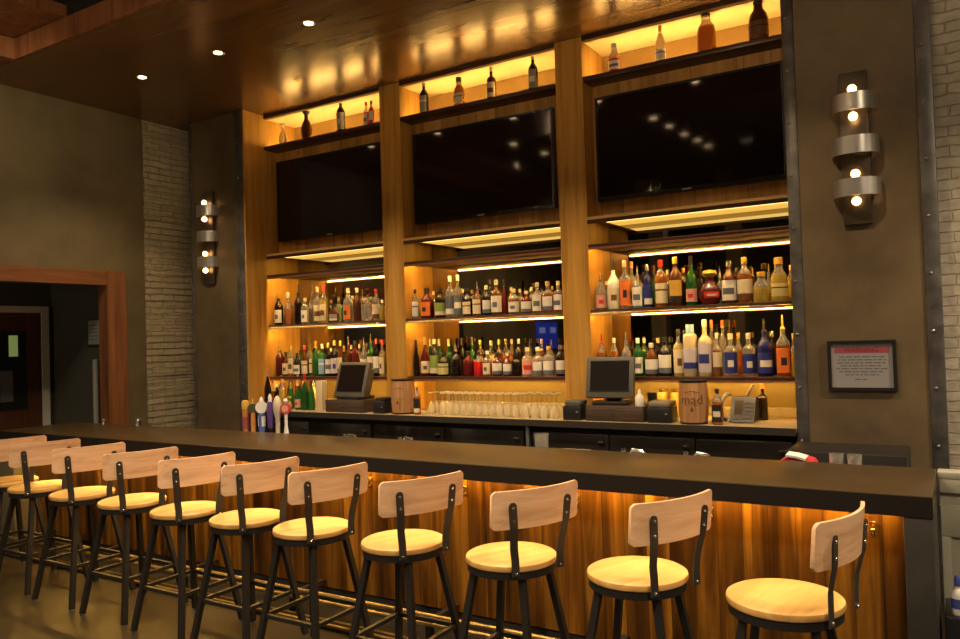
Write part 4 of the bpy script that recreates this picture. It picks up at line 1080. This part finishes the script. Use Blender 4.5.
# ------------------------------------------------------------------ bar stools
def make_stool():
    t = thing('bar_stool', (0, 0, 0), 'x', 'bar stool', 'bar stools along the bar')
    zs = .77; R_ = .222
    MB().lathe([(R_-.012,zs-.036),(R_-.003,zs-.030),(R_,zs-.018),(R_-.003,zs-.006),(R_-.012,zs-.001),(R_*.5,zs-.0005)], (0,0,0), 48).build('seat', M['seat'], t)
    rg = MB(); n = 40; vs = []; ro, ri = R_-.008, R_-.020
    for i in range(n):
        a = 2*PI*i/n
        vs += [(ro*math.cos(a), ro*math.sin(a), zs-.068), (ro*math.cos(a), ro*math.sin(a), zs-.0365), (ri*math.cos(a), ri*math.sin(a), zs-.0365), (ri*math.cos(a), ri*math.sin(a), zs-.068)]
    fs = []
    for i in range(n):
        j = (i+1) % n
        for k in range(4): fs.append((4*i+k, 4*j+k, 4*j+(k+1) % 4, 4*i+(k+1) % 4))
    rg.add(vs, fs); rg.bar((-.19,0,zs-.06),(.19,0,zs-.06),.02,.02).bar((0,-.19,zs-.06),(0,.19,zs-.06),.02,.02)
    rg.build('seat_ring', M['black'], t)
    top, ft = .128, .235
    lerp = lambda q: top+(ft-top)*(1-q/(zs-.07))
    for sx, sy in ((-1,-1),(1,-1),(1,1),(-1,1)):
        lg = MB().bar((sx*top, sy*top, zs-.062), (sx*ft, sy*ft, .012), .031, .031).build('leg', M['black'], t)
        MB().lathe([(.018,0),(.018,.013)], (sx*ft, sy*ft, 0), 12).build('foot_cap', M['steel'], lg)
    zr = .285; q = lerp(zr)
    for (ax, ay), (bx, by) in (((-1,-1),(1,-1)),((1,-1),(1,1)),((1,1),(-1,1)),((-1,1),(-1,-1))):
        MB().bar((ax*q, ay*q, zr), (bx*q, by*q, zr), .022, .022).build('footrest_bar', M['black'], t)
    return t
def add_back(t):
    """curved plank back on two bent straps; built facing +X, turned per stool"""
    W = lambda r_, q, z: (r_, q, z)
    mb = MB(); n = 26; hw = .243; th = .014; vs = []
    zb, zt = .952, 1.127
    def prof_r(q, z): return .276-.9*q*q+(z-1.04)*.09
    for i in range(n+1):
        q = -hw+2*hw*i/n
        if i in (0, n): e = 0
        elif i in (1, n-1): q = (1 if q > 0 else -1)*(hw-.006); e = .55
        elif i in (2, n-2): q = (1 if q > 0 else -1)*(hw-.018); e = 1
        else: e = 1
        cut = .018*(1-e)
        z0, z1 = zb+cut, zt-cut
        for z, d in ((z0, 0), (z1, 0), (z1, th), (z0, th)): vs.append(W(prof_r(q, z)-d, q, z))
    fs = [(0,1,2,3), tuple(4*n+k for k in (3,2,1,0))]
    for i in range(n):
        for k in range(4): fs.append((4*i+k, 4*i+4+k, 4*i+4+(k+1) % 4, 4*i+(k+1) % 4))
    mb.add(vs, fs); mb.build('backrest', M['back'], t)
    for s in (-1, 1):
        Q = lambda z: s*(.126+.027*max(0, min(1, (z-.80)/.22)))
        rb = .2265
        rt = lambda z: prof_r(Q(z), z)+.0045
        st = MB().strip([W(rb,Q(.732),.732), W(rb,Q(.80),.80), W(rb+.003,Q(.86),.86), W(rt(.945)-.004,Q(.945),.945), W(rt(.965),Q(.965),.965), W(rt(1.055),Q(1.055),1.055)], .040, .006, W(0,1,0))
        dk = MB(); tip = Vector(W(rt(1.055),Q(1.055),1.055))
        k_ = 10; vs = []
        for d in (-.003, .003):
            for i in range(k_+1):
                a = PI*i/k_; vs.append((tip.x+d+.0012*math.sin(a), tip.y+.020*math.cos(a), tip.z+.020*math.sin(a)-.0005))
        st.add(vs, [tuple(range(k_+1)), tuple(range(2*k_+1, k_, -1))]+[(i, i+1, k_+2+i, k_+1+i) for i in range(k_)])
        st = st.build('back_strap', M['strap'], t)
        for z in (.99, 1.05): MB().ball(W(rt(z)+.003,Q(z),z), .0075, 0, 8).build('bolt', M['chrome'], st)
        MB().ball(W(rb+.004,Q(.75),.745), .007, 0, 8).build('strap_bolt', M['chrome'], t)
M['strap'] = plain('strap_steel', (.045,.041,.038), .42, .5)
STOOLS = [(-0.502, -0.645, -13), (-1.132, -0.579, -25), (-1.767, -0.59, -27), (-2.413, -0.603, -24), (-3.08, -0.586, -19), (-3.631, -0.575, -18), (-4.195, -0.58, -18), (-4.815, -0.545, -18), (-5.435, -0.53, -18), (-6.05, -0.505, -18), (-6.56, -0.485, -18)]
base = make_stool(); add_back(base)
for i, (x, y, a) in enumerate(STOOLS):
    t = base if i == 0 else copy_tree(base)
    t.location = (x, y, 0)
    t['label'] = ('bar stool with curved wooden back, nearest the right end of the bar' if i == 0 else
                  'bar stool nearest the doorway, cut by the frame edge' if i == 10 else
                  f'bar stool with curved wooden back, {ORD[i]} from the right end of the bar')
    for ch in t.children:
        if ch.name.split('.')[0] in ('backrest', 'back_strap', 'strap_bolt', 'seat'): ch.rotation_euler = (0, 0, math.radians(a))

w = bpy.data.worlds.new('room_air'); S.world = w; w.use_nodes = True
w.node_tree.nodes['Background'].inputs['Color'].default_value = (.9, .75, .55, 1)
w.node_tree.nodes['Background'].inputs['Strength'].default_value = .02

# ------------------------------------------------------------------ camera
cd_ = bpy.data.cameras.new('camera'); cam = bpy.data.objects.new('camera', cd_); COL.objects.link(cam)
Rm = [[0.851511, 0.523443, -0.030608], [0.037855, -0.003148, 0.999278], [-0.522969, 0.852055, 0.022496]]
Mx = Matrix(((Rm[0][0], Rm[1][0], -Rm[2][0], (0.1115, -3.8717, 1.8207)[0]), (Rm[0][1], Rm[1][1], -Rm[2][1], (0.1115, -3.8717, 1.8207)[1]), (Rm[0][2], Rm[1][2], -Rm[2][2], (0.1115, -3.8717, 1.8207)[2]), (0,0,0,1)))
cam.matrix_world = Mx
cd_.sensor_width = 36; cd_.sensor_fit = 'HORIZONTAL'; cd_.lens = 773.35/960*36
cd_.clip_start = .05; cd_.clip_end = 60
S.camera = cam
S.view_settings.view_transform = 'Standard'; S.view_settings.look = 'None'
S.view_settings.gamma = 1; S.view_settings.use_curve_mapping = False
S.view_settings.exposure = 0.0
